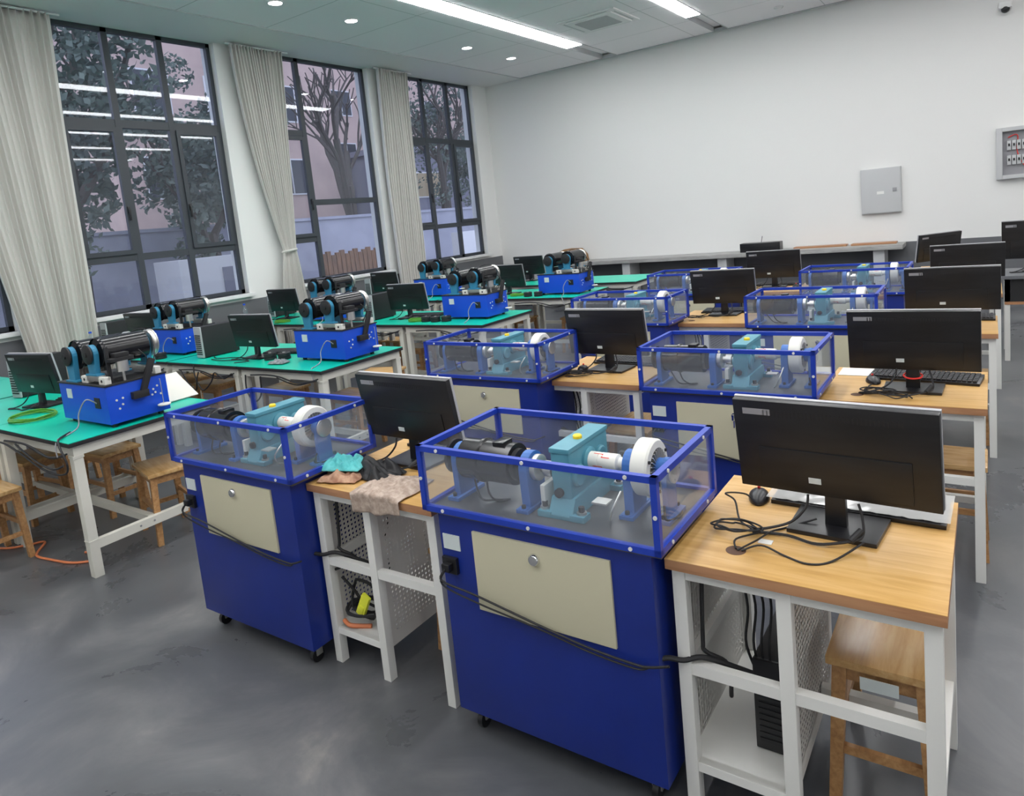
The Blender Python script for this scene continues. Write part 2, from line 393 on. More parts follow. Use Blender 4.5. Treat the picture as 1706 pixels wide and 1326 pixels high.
# ================================================================ OUTSIDE
g = MB(); g.box(-60, XW-.3, -25, 60, -.5, -.35); struct(g, 'floor_outside', mat('dull_ground', (.12,.12,.11), .9))
M['pinkwall'] = mat('salmon_render', (.62,.47,.41), .85, build=noisy((.54,.41,.36), (.68,.51,.44), .6))
M['lavwall'] = mat('pale_garden_wall', (.36,.37,.45), .8, build=noisy((.38,.39,.46), (.52,.53,.61), .8))
M['greybuild'] = mat('grey_render', (.26,.26,.32), .85)
M['leafA'] = mat('dark_leaves', (.13,.17,.14), .8, build=noisy((.09,.12,.11), (.20,.25,.20), 1.2))
M['bark'] = mat('grey_bark', (.10,.085,.075), .9)
M['darkwin'] = mat('dark_glazing', (.04,.045,.06), .2)
M['litwin'] = mat('warm_lit_pane', (.45,.36,.22), .8)  # lamplight in the panes put into a warm base colour, nothing glows
M['plank'] = mat('rust_planks', (.30,.16,.09), .8, build=noisy((.20,.11,.07), (.36,.19,.10), 3, (1,8,1)))
def building(x, y0, y1, z1, m_, label, name, rows, lit=0, depth=5):
    b = empty(name, (x, 0, 0)); tag(b, label, 'building')
    q = MB(); q.box(-depth, 0, y0, y1, -.35, z1); q.build('wall', m_, b)
    q = MB(); q.box(-depth-.2, .25, y0-.2, y1+.2, z1, z1+.25); q.build('roof', 'greybuild', b)
    for (zz, yy, ww, hh) in rows:
        f = MB(); f.box(-.02, .05, yy, yy+ww, zz, zz+hh); fo = f.build('window', 'sill', b)
        f = MB(); f.box(.04, .06, yy+.06, yy+ww/2-.03, zz+.06, zz+hh-.06); f.box(.04, .06, yy+ww/2+.03, yy+ww-.06, zz+.06, zz+hh-.06)
        f.build('pane', 'litwin' if lit else 'darkwin', fo)
building(-24, 12.5, 22.5, 11, 'pinkwall', 'salmon coloured building seen through the nearest window behind the trees', 'salmon_building',
         [(z, y, 1.4, 1.5) for z in (3.6, 6.6) for y in (13.4, 16.2, 19)])
building(-22, 23.5, 31, 5.2, 'greybuild', 'low grey lavender building seen through the middle window', 'grey_building', [(3.1, 25.2, 1.9, 1.2), (.6, 27.5, 1.6, 1.2)], 1)
building(-30, 24, 44, 12, 'pinkwall', 'tall distant pinkish block behind the bare tree', 'distant_building', [(z, y, 1.5, 1.4) for z in (5.5, 8.4) for y in (28, 32, 36)])
building(-20, 34, 46, 7.5, 'greybuild', 'grey building seen through the far window', 'far_building', [(4, 36, 1.6, 1.4), (4, 40, 1.6, 1.4)])
gw = MB(); gw.box(-14.3, -14, -10, 40, -.35, 2.15); gw.box(-14.36, -13.94, -10, 40, 2.15, 2.22)
tag(gw.build('garden_wall', 'lavwall'), 'long pale lavender garden wall outside the windows', 'wall')
aw = empty('outdoor_unit', (-11.6, 7.4, -.35)); tag(aw, 'white outdoor cabinet with dark door below the nearest window view', 'cabinet')
q = MB(); q.box(-.5, .3, -.75, .95, 0, 1.9); q.build('body', 'sill', aw)
q = MB(); q.box(.3, .33, .05, .75, .1, 1.7); q.build('door', 'greybuild', aw)
pf = MB()
for k in range(14): pf.box(-11.5, -11.44, 9.9+k*.13, 10.01+k*.13, -.35, 1.35+.05*math.sin(k*2.1))
tag(pf.build('plank_fence', 'plank'), 'rust brown plank fence outside the middle window', 'fence')
pf = MB(); pf.box(-10.6, -10.3, 13.2, 15.3, -.35, 1.5); tag(pf.build('planter_wall', 'sill'), 'white low wall outside the far window', 'wall')
def tree(x, y, h, cr, nl, label, bare=False, seed=1, leaf='leafA', cz=None):
    rnd = random.Random(seed); t = empty('tree', (x, y, -.35)); tag(t, label, 'tree', 'trees outside the windows')
    q = MB(); tips = []
    def branch(p, d, L, r, lev):
        e = p+d*L; mid = p+d*L*.5+Vector((rnd.uniform(-1,1), rnd.uniform(-1,1), 0))*L*.06
        q.tube([p, mid, e], r, n=6, sub=2)
        tips.append(e)
        if lev == 0: return
        for k in range(3 if lev > 1 else 4):
            nd = (d+Vector((rnd.uniform(-1,1), rnd.uniform(-1,1), rnd.uniform(-.25,.8)))*.75).normalized()
            branch(p+d*L*rnd.uniform(.6,1), nd, L*rnd.uniform(.55,.75), r*.55, lev-1)
    branch(Vector((0,0,0)), Vector((.02,.03,1)).normalized(), h*.42, h*.022, 4 if bare else 3)
    q.build('trunk', 'bark', t)
    if nl:
        bm = bmesh.new(); cz = cz or h*.62
        blobs = [(Vector((rnd.gauss(0,cr*.42), rnd.gauss(0,cr*.42), cz+rnd.gauss(0,h*.16))), rnd.uniform(.25,.5)*cr) for _ in range(26)]
        for _ in range(nl):
            c, rr = blobs[rnd.randrange(len(blobs))]
            v = Vector((rnd.gauss(0,1), rnd.gauss(0,1), rnd.gauss(0,1))).normalized()*rr*rnd.uniform(.6,1.05)+c
            a = Vector((rnd.uniform(-1,1), rnd.uniform(-1,1), rnd.uniform(-1,1))).normalized(); b = a.orthogonal().normalized(); s = rnd.uniform(.05,.11)
            bm.faces.new([bm.verts.new(v+a*s), bm.verts.new(v+b*s*.5), bm.verts.new(v-a*s), bm.verts.new(v-b*s*.5)])
        k = MB(); k.bm.free(); k.bm = bm; k.build('foliage', leaf, t, auto=False)
tree(-12.6, 5.6, 7.5, 1.5, 5200, 'dark leafy tree left in the nearest window', seed=3)
tree(-13.4, 8.6, 5.6, 1.25, 4200, 'leafy tree in the middle of the nearest window', seed=5)
tree(-16.5, 15.5, 8.5, .1, 0, 'bare branching tree in the middle window', True, seed=8)
tree(-19, 12.6, 7.5, 1.6, 5000, 'leafy tree behind the garden wall', seed=11)
tree(-15.5, 23.0, 8.5, 2.2, 8000, 'leafy tree in the far window', seed=13)
tree(-15.5, 19.0, 8, 1.3, 2500, 'thin leafy tree beside the far window view', True, seed=17)

# ================================================================ TEST BENCH (glass covered)
def make_bench(keys=False):
    t = empty('gearbox_test_bench')
    # local origin: floor, cover centre x, cover front y=0
    hw, D = .365, .40
    q = MB(); q.box(-hw, hw, .025, .025+D, .085, .785, .004); q.build('body', 'blue', t)
    q = MB(); q.box(-.40, .40, .012, .44, .775, .793, .002); q.build('deck', 'deck', t)
    for sx in (-1, 1):
        for yy in (.08, .37):
            c = MB(); c.box(sx*.31-.022, sx*.31+.022, yy-.022, yy+.022, .07, .086); c.box(sx*.31-.015, sx*.31-.010, yy-.012, yy+.018, .03, .07); c.box(sx*.31+.010, sx*.31+.015, yy-.012, yy+.018, .03, .07)
            co = c.build('caster', 'silver', t)
            wq = MB(); wq.cyl((sx*.31-.009, yy, .03), (sx*.31+.009, yy, .03), .03); wq.build('wheel', 'black', co)
    p = MB(); p.box(-.228, .245, .017, .026, .475, .735, .002); po = p.build('access_panel', 'cream', t)
    l = MB()
    if keys:
        l.cyl((-.02+.07, .017, .69), (.05, .004, .69), .013); l.cyl((.05, .004, .69), (.05, -.006, .69), .006); l.box(.046, .054, -.02, -.005, .675, .70); l.box(.046, .054, -.006, -.002, .635, .67, .002)
    else: l.lathe([(0,.019), (-.006,.019), (-.012,.015), (-.013,0)], (0, .017, .69), 'y')
    l.build('lock', 'chrome', po)
    p = MB(); p.box(-.352, -.285, .0215, .026, .655, .705); p.build('label_plate', 'sticker', t)
    p = MB(); p.box(-.358, -.30, .012, .026, .575, .63, .003); p.box(-.345, -.315, -.01, .012, .59, .615, .003); p.build('socket', 'black', t)
    for dz, r in ((0, .0036), (.012, .003)):
        p = MB(); p.tube([(-.33, -.008, .60), (-.34, -.02, .565-dz), (-.22, -.004, .535-dz*2), (0, .004, .49-dz), (.16, .008, .462-dz), (.30, .010, .452-dz), (.35, .004, .462), (.405, -.002, .485)], r)
        p.build('power_cable', 'blackmat', t)
    # cover frame
    z0, z1, a, y0, y1 = .785, 1.0, .405, 0, .452; b = .018
    f = MB(); f.mi = 0
    for z in (z0+b/2, z1-b/2):
        f.box(-a, a, y0, y0+b, z-b/2, z+b/2); f.box(-a, a, y1-b, y1, z-b/2, z+b/2)
        f.box(-a, -a+b, y0, y1, z-b/2, z+b/2); f.box(a-b, a, y0, y1, z-b/2, z+b/2)
    for sx in (-a, a-b):
        for yy in (y0, y1-b): f.box(sx, sx+b, yy, yy+b, z0, z1)
    fo = f.build('cover_frame', 'frame_blue', t)
    s = MB()
    for z in (z0+b/2, z1-b/2):
        for x in (-.32, 0.0, .32):
            s.cyl((x, y0+.001, z), (x, y0-.003, z), .0058, n=8); s.cyl((x, y1-.001, z), (x, y1+.003, z), .0058, n=8)
        for y in (.08, .36):
            s.cyl((-a+.001, y, z), (-a-.003, y, z), .0058, n=8); s.cyl((a-.001, y, z), (a+.003, y, z), .0058, n=8)
    for x in (-a+b/2, a-b/2): s.cyl((x, y0+.001, .892), (x, y0-.003, .892), .0058, n=8)
    s.build('screws', 'whitedisc', fo)
    for (x0, x1, ya, yb) in ((-a+b, a-b, .007, .010), (-a+b, a-b, y1-.010, y1-.007), (-a+.007, -a+.010, b, y1-b), (a-.010, a-.007, b, y1-b)):
        g = MB(); g.box(x0, x1, ya, yb, z0+b, z1-b); g.build('acrylic_pane', 'acrylic', t)
    # motor drum
    dk = .793; my, mz = .15, .92
    g = MB(); g.cyl((-.315, my, mz), (-.12, my, mz), .066, n=36); g.lathe([(0,.066), (.004,.071), (.014,.071), (.018,.066)], (-.25, my, mz), 'x')
    g.box(-.19, -.15, my-.028, my+.028, mz+.055, mz+.074, .003)
    mo = g.build('motor_drum', 'drumblack', t)
    g = MB(); g.cyl((-.372, my, mz), (-.362, my, mz), .056, n=36); g.cyl((-.38, my, mz), (-.36, my, mz), .02); g.build('end_plate', 'blackmat', mo)
    g = MB(); g.cyl((-.12, my, mz), (-.105, my, mz), .05); g.build('end_plate', 'blackmat', mo)
    def bracket(x, r, zc, yc, mt='bracket', th=.022, hw_=.045, name='bracket'):
        g = MB(); pts = [(yc-hw_-.025, dk), (yc-hw_-.025, dk+.014), (yc-hw_, dk+.014)]
        pts += [(yc-r*math.cos(k*PI/10), zc+r*math.sin(k*PI/10)) for k in range(11)]
        pts += [(yc+hw_, dk+.014), (yc+hw_+.025, dk+.014), (yc+hw_+.025, dk)]
        g.prism(pts, 'x', x-th/2, x+th/2, .0015)
        g.box(x-.022, x+.022, yc-hw_-.028, yc+hw_+.028, dk, dk+.012, .002)
        for s_ in (-1, 1): g.cyl((x+.0, yc+s_*(hw_+.016), dk+.012), (x+.0, yc+s_*(hw_+.016), dk+.024), .007, n=6, mi=1)
        return g.build(name, [mt, 'blackmat'], t)
    bracket(-.338, .05, mz, my); bracket(-.07, .05, mz, my, th=.03)
    g = MB(); g.lathe([(0,.0), (0,.036), (.004,.04), (.02,.04), (.024,.034), (.024,0)], (-.055, my, mz), 'x'); g.cyl((-.03, my, mz), (.02, my, mz), .014)
    g.cyl((-.015, my, mz), (.012, my, mz), .024); g.build('coupling', 'silver', t)
    g = MB(); g.box(-.012, .004, my-.05, my+.03, dk, mz-.035, .003); g.build('guard_plate', 'whitedisc', t)
    # gearbox
    gx = .06
    g = MB(); g.prism([(gx-.031, .110), (gx+.031, .110), (gx+.031, .358), (gx-.031, .358)], 'z', dk+.04, .988, .006)
    g.prism([(gx-.034, .106), (gx+.034, .106), (gx+.034, .362), (gx-.034, .362)], 'z', .988, 1.003, .004)
    g.prism([(.085, dk+.012), (.112, dk+.06), (.355, dk+.06), (.38, dk+.012), (.38, dk), (.085, dk)], 'x', gx-.04, gx+.04, .003)
    for sx in (-1, 1):
        for yy in (.105, .355):
            g.box(gx+sx*.055-.024, gx+sx*.055+.024, yy-.022, yy+.022, dk, dk+.02, .005)
            g.cyl((gx+sx*.062, yy, dk+.02), (gx+sx*.062, yy, dk+.027), .015, mi=1); g.cyl((gx+sx*.062, yy, dk+.027), (gx+sx*.062, yy, dk+.043), .009, n=6, mi=2)
    for (yy, zz, r) in ((.155, .91, .034), (.225, .935, .04), (.30, .925, .03)):
        for sx in (-1, 1): g.lathe([(-.0,r), (.008,r), (.012,r*.85), (.012,r*.5), (.006,0)] if sx > 0 else [(0,r), (-.008,r), (-.012,r*.85), (-.012,r*.5), (-.006,0)], (gx+sx*.030, yy, zz), 'x', 24)
    g.lathe([(0,.014), (-.012,.014), (-.014,.008), (-.014,0)], (gx-.008, .110, dk+.075), 'y', 16, mi=2)
    go = g.build('gearbox', ['teal', 'silver', 'blackmat'], t)
    g = MB(); g.lathe([(0,.014), (.008,.014), (.011,.011), (.011,0)], (gx+.006, .215, 1.003), 'z', 20); g.build('breather_cap', 'yellow', go)
    # output coupling and magnetic brake
    by, bz = .225, .935
    g = MB(); g.lathe([(0,0), (0,.026), (.03,.026), (.031,.024), (.036,.024), (.037,.026), (.09,.026), (.095,.018), (.13,.018), (.13,0)], (.102, by, bz), 'x')
    co = g.build('white_coupling', 'whitedisc', t)
    g = MB()
    for k in range(4):
        a0 = k*PI/2+.3
        for (xa, xb, da, db) in ((.118, .148, 0, .10), (.145, .149, 0, .55), (.145, .172, .45, .55)):
            A = [(xa, a0+da), (xb, a0+da), (xb, a0+db), (xa, a0+db)]
            q4 = bmesh.new(); vs = [q4.verts.new((x, by+.0268*math.cos(a_), bz+.0268*math.sin(a_))) for x, a_ in A]; q4.faces.new(vs); g._add(q4, 0)
    g.build('red_mark', 'red', co)
    bracket(.238, .046, bz, by, th=.03)
    g = MB(); g.lathe([(0,.0), (0,.078), (.004,.083), (.046,.083), (.052,.078), (.054,.058), (.044,.056), (.044,0)], (.262, by, bz), 'x', 48)
    for k in range(3):
        a_ = k*2*PI/3+.5; g.cyl((.314, by+.07*math.cos(a_), bz+.07*math.sin(a_)), (.319, by+.07*math.cos(a_), bz+.07*math.sin(a_)), .005, n=8, mi=1)
    bo = g.build('magnetic_brake', ['whitedisc', 'blackmat'], t)
    g = MB()
    for k in range(26):
        a_ = 2*PI*k/26; Rm = Matrix.Translation((.314, by, bz)) @ Matrix.Rotation(a_, 4, 'X')
        g.box(-.008, .006, -.0015, .0015, .028, .056, M4=Rm)
    g.build('cooling_fins', 'silver', bo)
    g = MB(); g.lathe([(0,0), (0,.03), (.045,.032), (.047,.038), (.047,0)], (.315, by, bz), 'x'); g.build('hub', 'bracket', bo)
    g = MB(); g.lathe([(0,.037), (.005,.037), (.007,.034), (.007,0)], (.362, by, bz), 'x')
    for k in range(3):
        a_ = k*2*PI/3; g.cyl((.368, by+.026*math.cos(a_), bz+.026*math.sin(a_)), (.372, by+.026*math.cos(a_), bz+.026*math.sin(a_)), .003, n=6)
    g.build('end_cap', 'silver', bo)
    bracket(.345, .034, bz, by, th=.016, hw_=.035)
    g = MB(); g.tube([(.25, .11, .90), (.24, .07, .86), (.22, .09, .82), (.20, .13, .80)], .003, 6); g.box(.19, .235, .045, .085, .88, .885)
    g.build('torque_plate', 'silver', t)
    g = MB(); g.tube([(-.27, my+.03, .87), (-.23, my-.02, .82), (-.19, my-.03, .80), (-.17, my+.0, .795)], .0035, 6)
    g.tube([(-.30, my, .86), (-.24, my-.05, .81), (-.20, my-.02, .798), (-.165, my+.005, .795)], .0035, 6)
    g.tube([(.33, by, .86), (.355, by-.06, .81), (.37, by+.02, .80), (.33, by+.08, .797)], .0035, 6); g.build('wiring', 'blackmat', t)
    return t
bench = make_bench(); benchk = make_bench(True)
BG = 'blue gearbox test benches under clear covers'
for (x, y, k, lab) in [
    (-1.10, 1.575, 0, 'blue gearbox test bench in the front row, largest one, right of the cloth covered desk'),
    (-2.545, 1.555, 0, 'blue gearbox test bench in the front row, leftmost, with casters showing'),
    (-1.015, 3.105, 1, 'blue gearbox test bench with keys in its lock, second row right'),
    (-2.415, 3.13, 0, 'blue gearbox test bench in the second row left, behind the front desk monitor'),
    (-.975, 4.80, 1, 'blue gearbox test bench in the third row, right one'),
    (-2.36, 4.87, 0, 'blue gearbox test bench in the third row, left one'),
    (-.93, 6.28, 0, 'blue gearbox test bench in the farthest row, right one'),
    (-2.38, 6.46, 0, 'blue gearbox test bench in the farthest row, left one')]:
    place(benchk if k else bench, (x, y, 0), 0, lab, 'machine', BG)

# ================================================================ WOODEN COMPUTER DESK
def make_desk():
    t = empty('computer_desk'); w_, d_ = .635, .63
    g = MB(); g.box(0, w_, 0, d_, .7495, .751)
    g.build('laminate', 'desk', t)
    g = MB(); g.box(0, w_, 0, d_, .722, .7495, .0015); g.build('tabletop', 'deskedge', t)
    g = MB(); g.lathe([(0,0), (0,.026), (.0012,.026), (.0012,0)], (.155, .115, .7505), 'z', 28); g.build('cable_hole', mat('cable_hole_brown', (.10,.05,.03), .7), t)
    L = .036; mx = .275
    for x in (.01, mx, w_-.01-L):
        for y in ((.02, d_-.05) if x != mx else (.02,)):
            g = MB(); g.box(x, x+L, y, y+L, 0, .722, .002); g.build('leg', 'white', t)
    g = MB(); yb = d_-.05
    g.box(.01+L, w_-.01-L, .022, .054, .69, .722); g.box(.01+L, w_-.01-L, yb, yb+.03, .69, .722)
    for x in (.012, w_-.044): g.box(x, x+.03, .056, yb, .69, .722)
    g.build('apron', 'white', t)
    g = MB(); g.box(.01+L, mx, .024, .052, .415, .447); g.box(mx+L, w_-.01-L, .024, .052, .415, .447); g.box(.012, .04, .056, yb, .415, .447); g.build('rail', 'white', t)
    g = MB(); g.box(mx+.02, w_-.03, d_*.62, d_*.62+.03, .19, .22); g.box(w_-.044, w_-.016, .056, yb, .19, .22); g.build('foot_rail', 'white', t)
    g = MB(); g.box(.012, mx, .026, yb, .14, .152); g.box(.012, mx, .024, .05, .125, .152); g.build('shelf', 'white', t)
    for x in (.016, mx+.012):
        g = MB(); g.box(x, x+.004, .05, d_-.03, .11 if x > .1 else .15, .70); g.build('perforated_panel', 'perf', t)
    g = MB(); g.tube([(.07, .08, .70), (.065, .07, .5), (.075, .06, .47), (.12, .10, .42), (.09, .2, .25)], .006); g.tube([(-.045, -.03, .462), (-.01, .0, .462), (.03, .012, .46), (.08, .045, .462), (.18, .12, .40)], .0075)
    for k in range(4): g.tube([(.155+.012*k, .13, .72), (.17+.015*k, .14+.02*k, .58), (.155+.02*k, .16, .45), (.19+.01*k, .2, .3)], .004, 6)
    g.build('cable_bundle', 'blackmat', t)
    return t
desk = make_desk()
DG = 'light wood computer desks on white frames'
DESKS = [(-.715, 1.637, 'front right light wood desk with monitor, mouse and cable hole'),
    (-2.175, 1.650, 'front left light wood desk with cloths heaped on it'),
    (-.648, 3.255, 'light wood desk in the second row right, monitor stand with red ring'),
    (-2.155, 3.315, 'light wood desk in the second row left, between two covered benches'),
    (-.60, 4.83, 'light wood desk in the third row right, seen behind a monitor'),
    (-2.08, 5.16, 'light wood desk in the third row left'),
    (-.56, 6.45, 'light wood desk in the fourth row right'),
    (-2.08, 6.85, 'light wood desk in the fourth row left')]
for (x, y, lab) in DESKS: place(desk, (x, y, 0), 0, lab, 'desk', DG)

# ================================================================ MONITOR
def make_monitor(ring=False, tilt=.16, name='computer_monitor'):
    # origin at base centre; back faces -y; screen faces +y
    t = empty(name)
    g = MB(); g.prism([(-.112,-.055), (.112,-.055), (.118,.115), (-.118,.115)], 'z', 0, .012, .003); g.build('base', 'black', t)
    g = MB(); g.prism([(-.028,.0), (.028,.0), (.024,.17), (-.024,.17)], 'y', .012, .034, .003)
    g.build('neck', 'black', t)
    if ring:
        g = MB(); g.tube([(.036*math.cos(a), .023+.022*math.sin(a), .065+.01*math.sin(a)) for a in [2*PI*k/12 for k in range(12)]], .004, 6, closed=True, sub=2); g.build('red_ring', 'red', t)
    Rm = Matrix.Translation((0, .0, .225)) @ Matrix.Rotation(tilt, 4, 'X')
    g = MB(); g.box(-.252, .252, -.010, .012, -.133, .14, .004, M4=Rm)
    g.box(-.19, .19, -.014, -.006, -.12, .0, .003, M4=Rm); so = g.build('shell', 'screenback', t)
    g = MB(); g.box(-.253, .253, .0125, .024, -.134, .1415, M4=Rm); g.build('bezel', 'bezel', so)
    g = MB(); g.box(-.24, .24, .0242, .0252, -.118, .13, M4=Rm); g.build('screen', 'black', t)
    g = MB()
    for k in range(34): g.box(-.17+k*.0103, -.1655+k*.0103, -.0108, -.009, .095, .113, M4=Rm)
    g.build('vent', 'blackmat', so)
    g = MB(); g.box(-.062, -.03, -.0152, -.0135, -.095, -.078, M4=Rm); g.build('sticker', 'sticker', so)
    g = MB(); g.box(-.225, -.15, -.0108, -.0095, .098, .116, M4=Rm); g.build('badge', 'breaker', so)
    g = MB(); g.tube([(-.06, -.02, .105), (-.065, -.03, .07), (-.10, -.05, .03), (-.16, -.07, .008), (-.2, -.09, .006)], .0038, 6)
    g.tube([(.065, -.02, .10), (.075, -.03, .07), (.08, -.05, .03), (.06, -.075, .02), (-.02, -.10, .005), (-.1, -.085, .006), (-.19, -.10, .005)], .0038, 6)
    g.cyl((.075, -.045, .038), (.055, -.078, .018), .009, n=10); g.build('cable', 'blackmat', t)
    return t
mon = make_monitor(); monr = make_monitor(True)
MG = 'black desktop monitors on the wooden desks'; TZ = .7515
for (x, y, r, pr_, lab) in [
    (-.352, 1.955, -.06, mon, 'large black monitor seen from behind on the front right desk'),
    (-1.905, 1.975, -.04, mon, 'black monitor seen from behind on the front left desk, above the cloths'),
    (-.285, 3.475, .0, monr, 'black monitor with a red ring around its stand'),
    (-1.83, 3.60, -.04, mon, 'black monitor on the second row left desk, between the covered benches'),
    (-.20, 5.12, .02, mon, 'black monitor on the third row right desk'),
    (-1.75, 5.54, .0, mon, 'black monitor on the third row left desk'),
    (-.155, 6.75, .06, mon, 'black monitor on the fourth row right desk'),
    (-1.76, 7.2, .03, mon, 'black monitor on the fourth row left desk')]:
    place(pr_, (x, y, TZ), r, lab, 'monitor', MG)

# keyboards and mice
def make_keyboard():
    t = empty('keyboard')
    g = MB(); g.prism([(0,0), (.145,0), (.145,.022), (0,.012)], 'x', -.225, .225, .002); g.build('base', 'black', t)
    g = MB()
    for r in range(6):
        for c in range(22):
            x = -.215+c*.0196; y = .012+r*.0215; z = .013+y*.069
            g.box(x, x+.0165, y, y+.018, z, z+.007)
    g.build('keys', 'keys', t); return t
kb = make_keyboard()
KG = 'black keyboards on the wooden desks'
for (x, y, r, lab) in [(-.325, 2.075, -.03, 'black keyboard in clear wrap behind the front right monitor'), (-1.86, 2.11, -.1, 'keyboard behind the front left monitor'),
    (-.265, 3.63, -.12, 'black keyboard behind the monitor with the red ring'), (-1.78, 3.74, -.05, 'keyboard behind the second row left monitor'),
    (-.20, 5.27, 0, 'black keyboard behind the third row right monitor'), (-1.74, 5.62, .02, 'keyboard behind the third row left monitor'), (-1.75, 7.28, 0, 'keyboard on the fourth row left desk')]:
    place(kb, (x, y, TZ), r, lab, 'keyboard', KG)
ms = empty('mouse'); g = MB()
bm = bmesh.new(); bmesh.ops.create_uvsphere(bm, u_segments=20, v_segments=12, radius=1)
for v in bm.verts: v.co = Vector((v.co.x*.031*(1+.1*v.co.y), v.co.y*.056, max(0, v.co.z+.15)*.026))
g._add(bm, 0, True); g.build('shell', 'black', ms)
g = MB(); g.cyl((-.004, .02, .032), (.004, .02, .032), .005, n=10); g.build('wheel', 'red', ms)
for (x, y, r, lab) in [(-.59, 2.10, .2, 'black mouse with red wheel on the front right desk'), (-.455, 3.60, .35, 'black mouse beside the monitor with the red ring'), (-1.99, 3.58, .2, 'small dark mouse on the second row left desk'), (-1.55, 7.15, .0, 'mouse beside the fourth row left monitor')]:
    place(ms, (x, y, TZ), r, lab, 'mouse', 'computer mice on desks')
def cable(name, pts, r, mt, label, cat='cable', group=None):
    g = MB()
    for p in (pts if isinstance(pts[0][0], (tuple, list)) else [pts]): g.tube(p, r, 6)
    return tag(g.build(name, mt), label, cat, group)
def tangle(cx, cy, z, rx, ry, n, seed):
    rnd = random.Random(seed); P = []
    for i in range(n*8):
        a = i*2*PI/8; k = 1+.25*math.sin(i*.37+seed)
        P.append((cx+rx*k*math.cos(a)+rnd.uniform(-.012,.012), cy+ry*k*math.sin(a)+rnd.uniform(-.01,.01), z+.0015*(i % 8)+.004+.008*abs(math.sin(i*.9))))
    return P
zc = TZ+.003
cable('mouse_cable', [[(-.56, 1.755, zc), (-.57, 1.79, zc+.01)]+tangle(-.585, 1.86, zc, .055, .035, 3, 1)+[(-.60, 1.93, zc), (-.63, 1.99, zc+.03), (-.66, 2.0, zc+.045), (-.62, 2.07, zc+.02), (-.585, 2.05, zc)],
    [(-.555, 1.75, zc), (-.52, 1.80, zc+.01), (-.50, 1.88, zc+.004), (-.47, 1.93, zc), (-.40, 1.97, zc+.02)],
    [(-.545, 1.75, zc), (-.50, 1.775, zc+.012), (-.44, 1.765, zc), (-.38, 1.745, zc), (-.33, 1.78, zc), (-.27, 1.87, zc+.02)]], .0028, 'blackmat', 'tangled thin black cable running into the hole of the front right desk')
cable('mouse_cable', [[(-.49, 3.39, zc)]+tangle(-.42, 3.40, zc, .06, .045, 3, 4)+[(-.46, 3.50, zc), (-.455, 3.55, zc)], tangle(-.33, 3.33, zc, .05, .035, 2, 9)], .0028, 'blackmat', 'tangled thin black cable in front of the red ringed monitor stand')
cable('mouse_cable', [[(-1.99, 3.40, zc)]+tangle(-1.95, 3.46, zc, .06, .04, 3, 14)+[(-1.99, 3.54, zc)]], .0028, 'blackmat', 'tangled thin black cable on the second row left desk')
cable('mouse_cable', [tangle(-1.93, 5.36, zc, .06, .05, 3, 24)], .0028, 'blackmat', 'tangled thin black cable on the third row left desk')
g = MB(); g.box(-.52, -.485, 1.815, 1.84, TZ, TZ+.0015); tag(g.build('paper_note', 'paper'), 'small white paper slip beside the cable hole of the front right desk', 'paper')
g = MB(); g.box(-.625, -.43, 3.71, 3.86, TZ, TZ+.003); tag(g.build('paper_sheet', 'paper'), 'pale printed sheet on the far left corner of the second row right desk', 'paper')
# computers under the desks
def make_tower(w_=.11, d_=.33, h_=.27, front='bezel'):
    t = empty('computer_tower')
    g = MB(); g.box(-w_/2, w_/2, 0, d_, 0.006, h_, .004); g.build('case', 'blackmat', t)
    g = MB(); g.box(-w_/2, w_/2, -.014, 0, .004, h_+.002, .004); go = g.build('front_panel', front, t)
    g = MB()
    for k in range(10): g.box(-w_/2+.012, w_/2-.012, -.0165, -.014, .03+k*.018, .04+k*.018)
    g.build('grille', 'blackmat', go)
    g = MB(); 
    for sx in (-1, 1):
        for yy in (.03, d_-.03): g.cyl((sx*(w_/2-.02), yy, 0), (sx*(w_/2-.02), yy, .008), .01, n=10)
    g.build('feet', 'black', t); return t
tw = make_tower(); twb = make_tower(front='black')
for (x, y, z, r, lab) in [(-.49, 1.80, .152, 0, 'black computer tower on the shelf under the front right desk'),
    (-1.945, 3.50, .152, 0, 'black computer tower on the shelf under the second row left desk'),
    (-.43, 3.45, .152, 0, 'black computer tower on the shelf under the second row right desk'),
    (-5.60, 3.37, .762, -.06, 'black computer tower with grey front on the second row green table'),
    (-5.42, 5.24, .762, .0, 'black computer tower on the third row green table'),
    (-7.62, 3.55, .762, .02, 'black computer tower by the curtain on the second row far green table'),
    (-7.42, 5.50, .762, .02, 'black computer tower near the window, third row'),
    (-7.42, 7.2, .762, .02, 'black computer tower near the window, fourth row'),
    (-5.55, 7.35, .762, .02, 'black computer tower behind the third row machine, fourth row'),
    (-5.77, 2.02, .762, .1, 'black computer tower at the left picture edge, first row green table')]:
    place(twb if z < .5 else tw, (x, y, z), r, lab, 'computer', 'black computer towers')
# power strip and cables in front left desk cubby
cable('cable_coil', [tangle(-2.035, 1.76, .2, .075, .06, 4, 31), [(-2.10, 1.70, .36), (-2.06, 1.72, .30), (-2.09, 1.78, .22), (-2.02, 1.82, .17)],
    [(-2.12, 1.69, .39), (-2.03, 1.73, .42), (-1.96, 1.76, .37), (-1.955, 1.80, .2)],
    [(-2.03+.07*math.cos(a), 1.74+.01*math.sin(3*a), .26+.085*math.sin(a)) for a in [k*PI/6 for k in range(24)]]], .006, 'blackmat', 'heap of black cables in the cubby under the front left desk')
g = MB(); g.box(-.02, .02, -.008, .008, 0, .10, .004, M4=Matrix.Translation((-2.02, 1.70, .22)) @ Matrix.Rotation(.5, 4, 'Y')); g.box(-.012, .012, -.012, .012, .02, .05, .003, M4=Matrix.Translation((-2.02, 1.70, .22)) @ Matrix.Rotation(.5, 4, 'Y'))
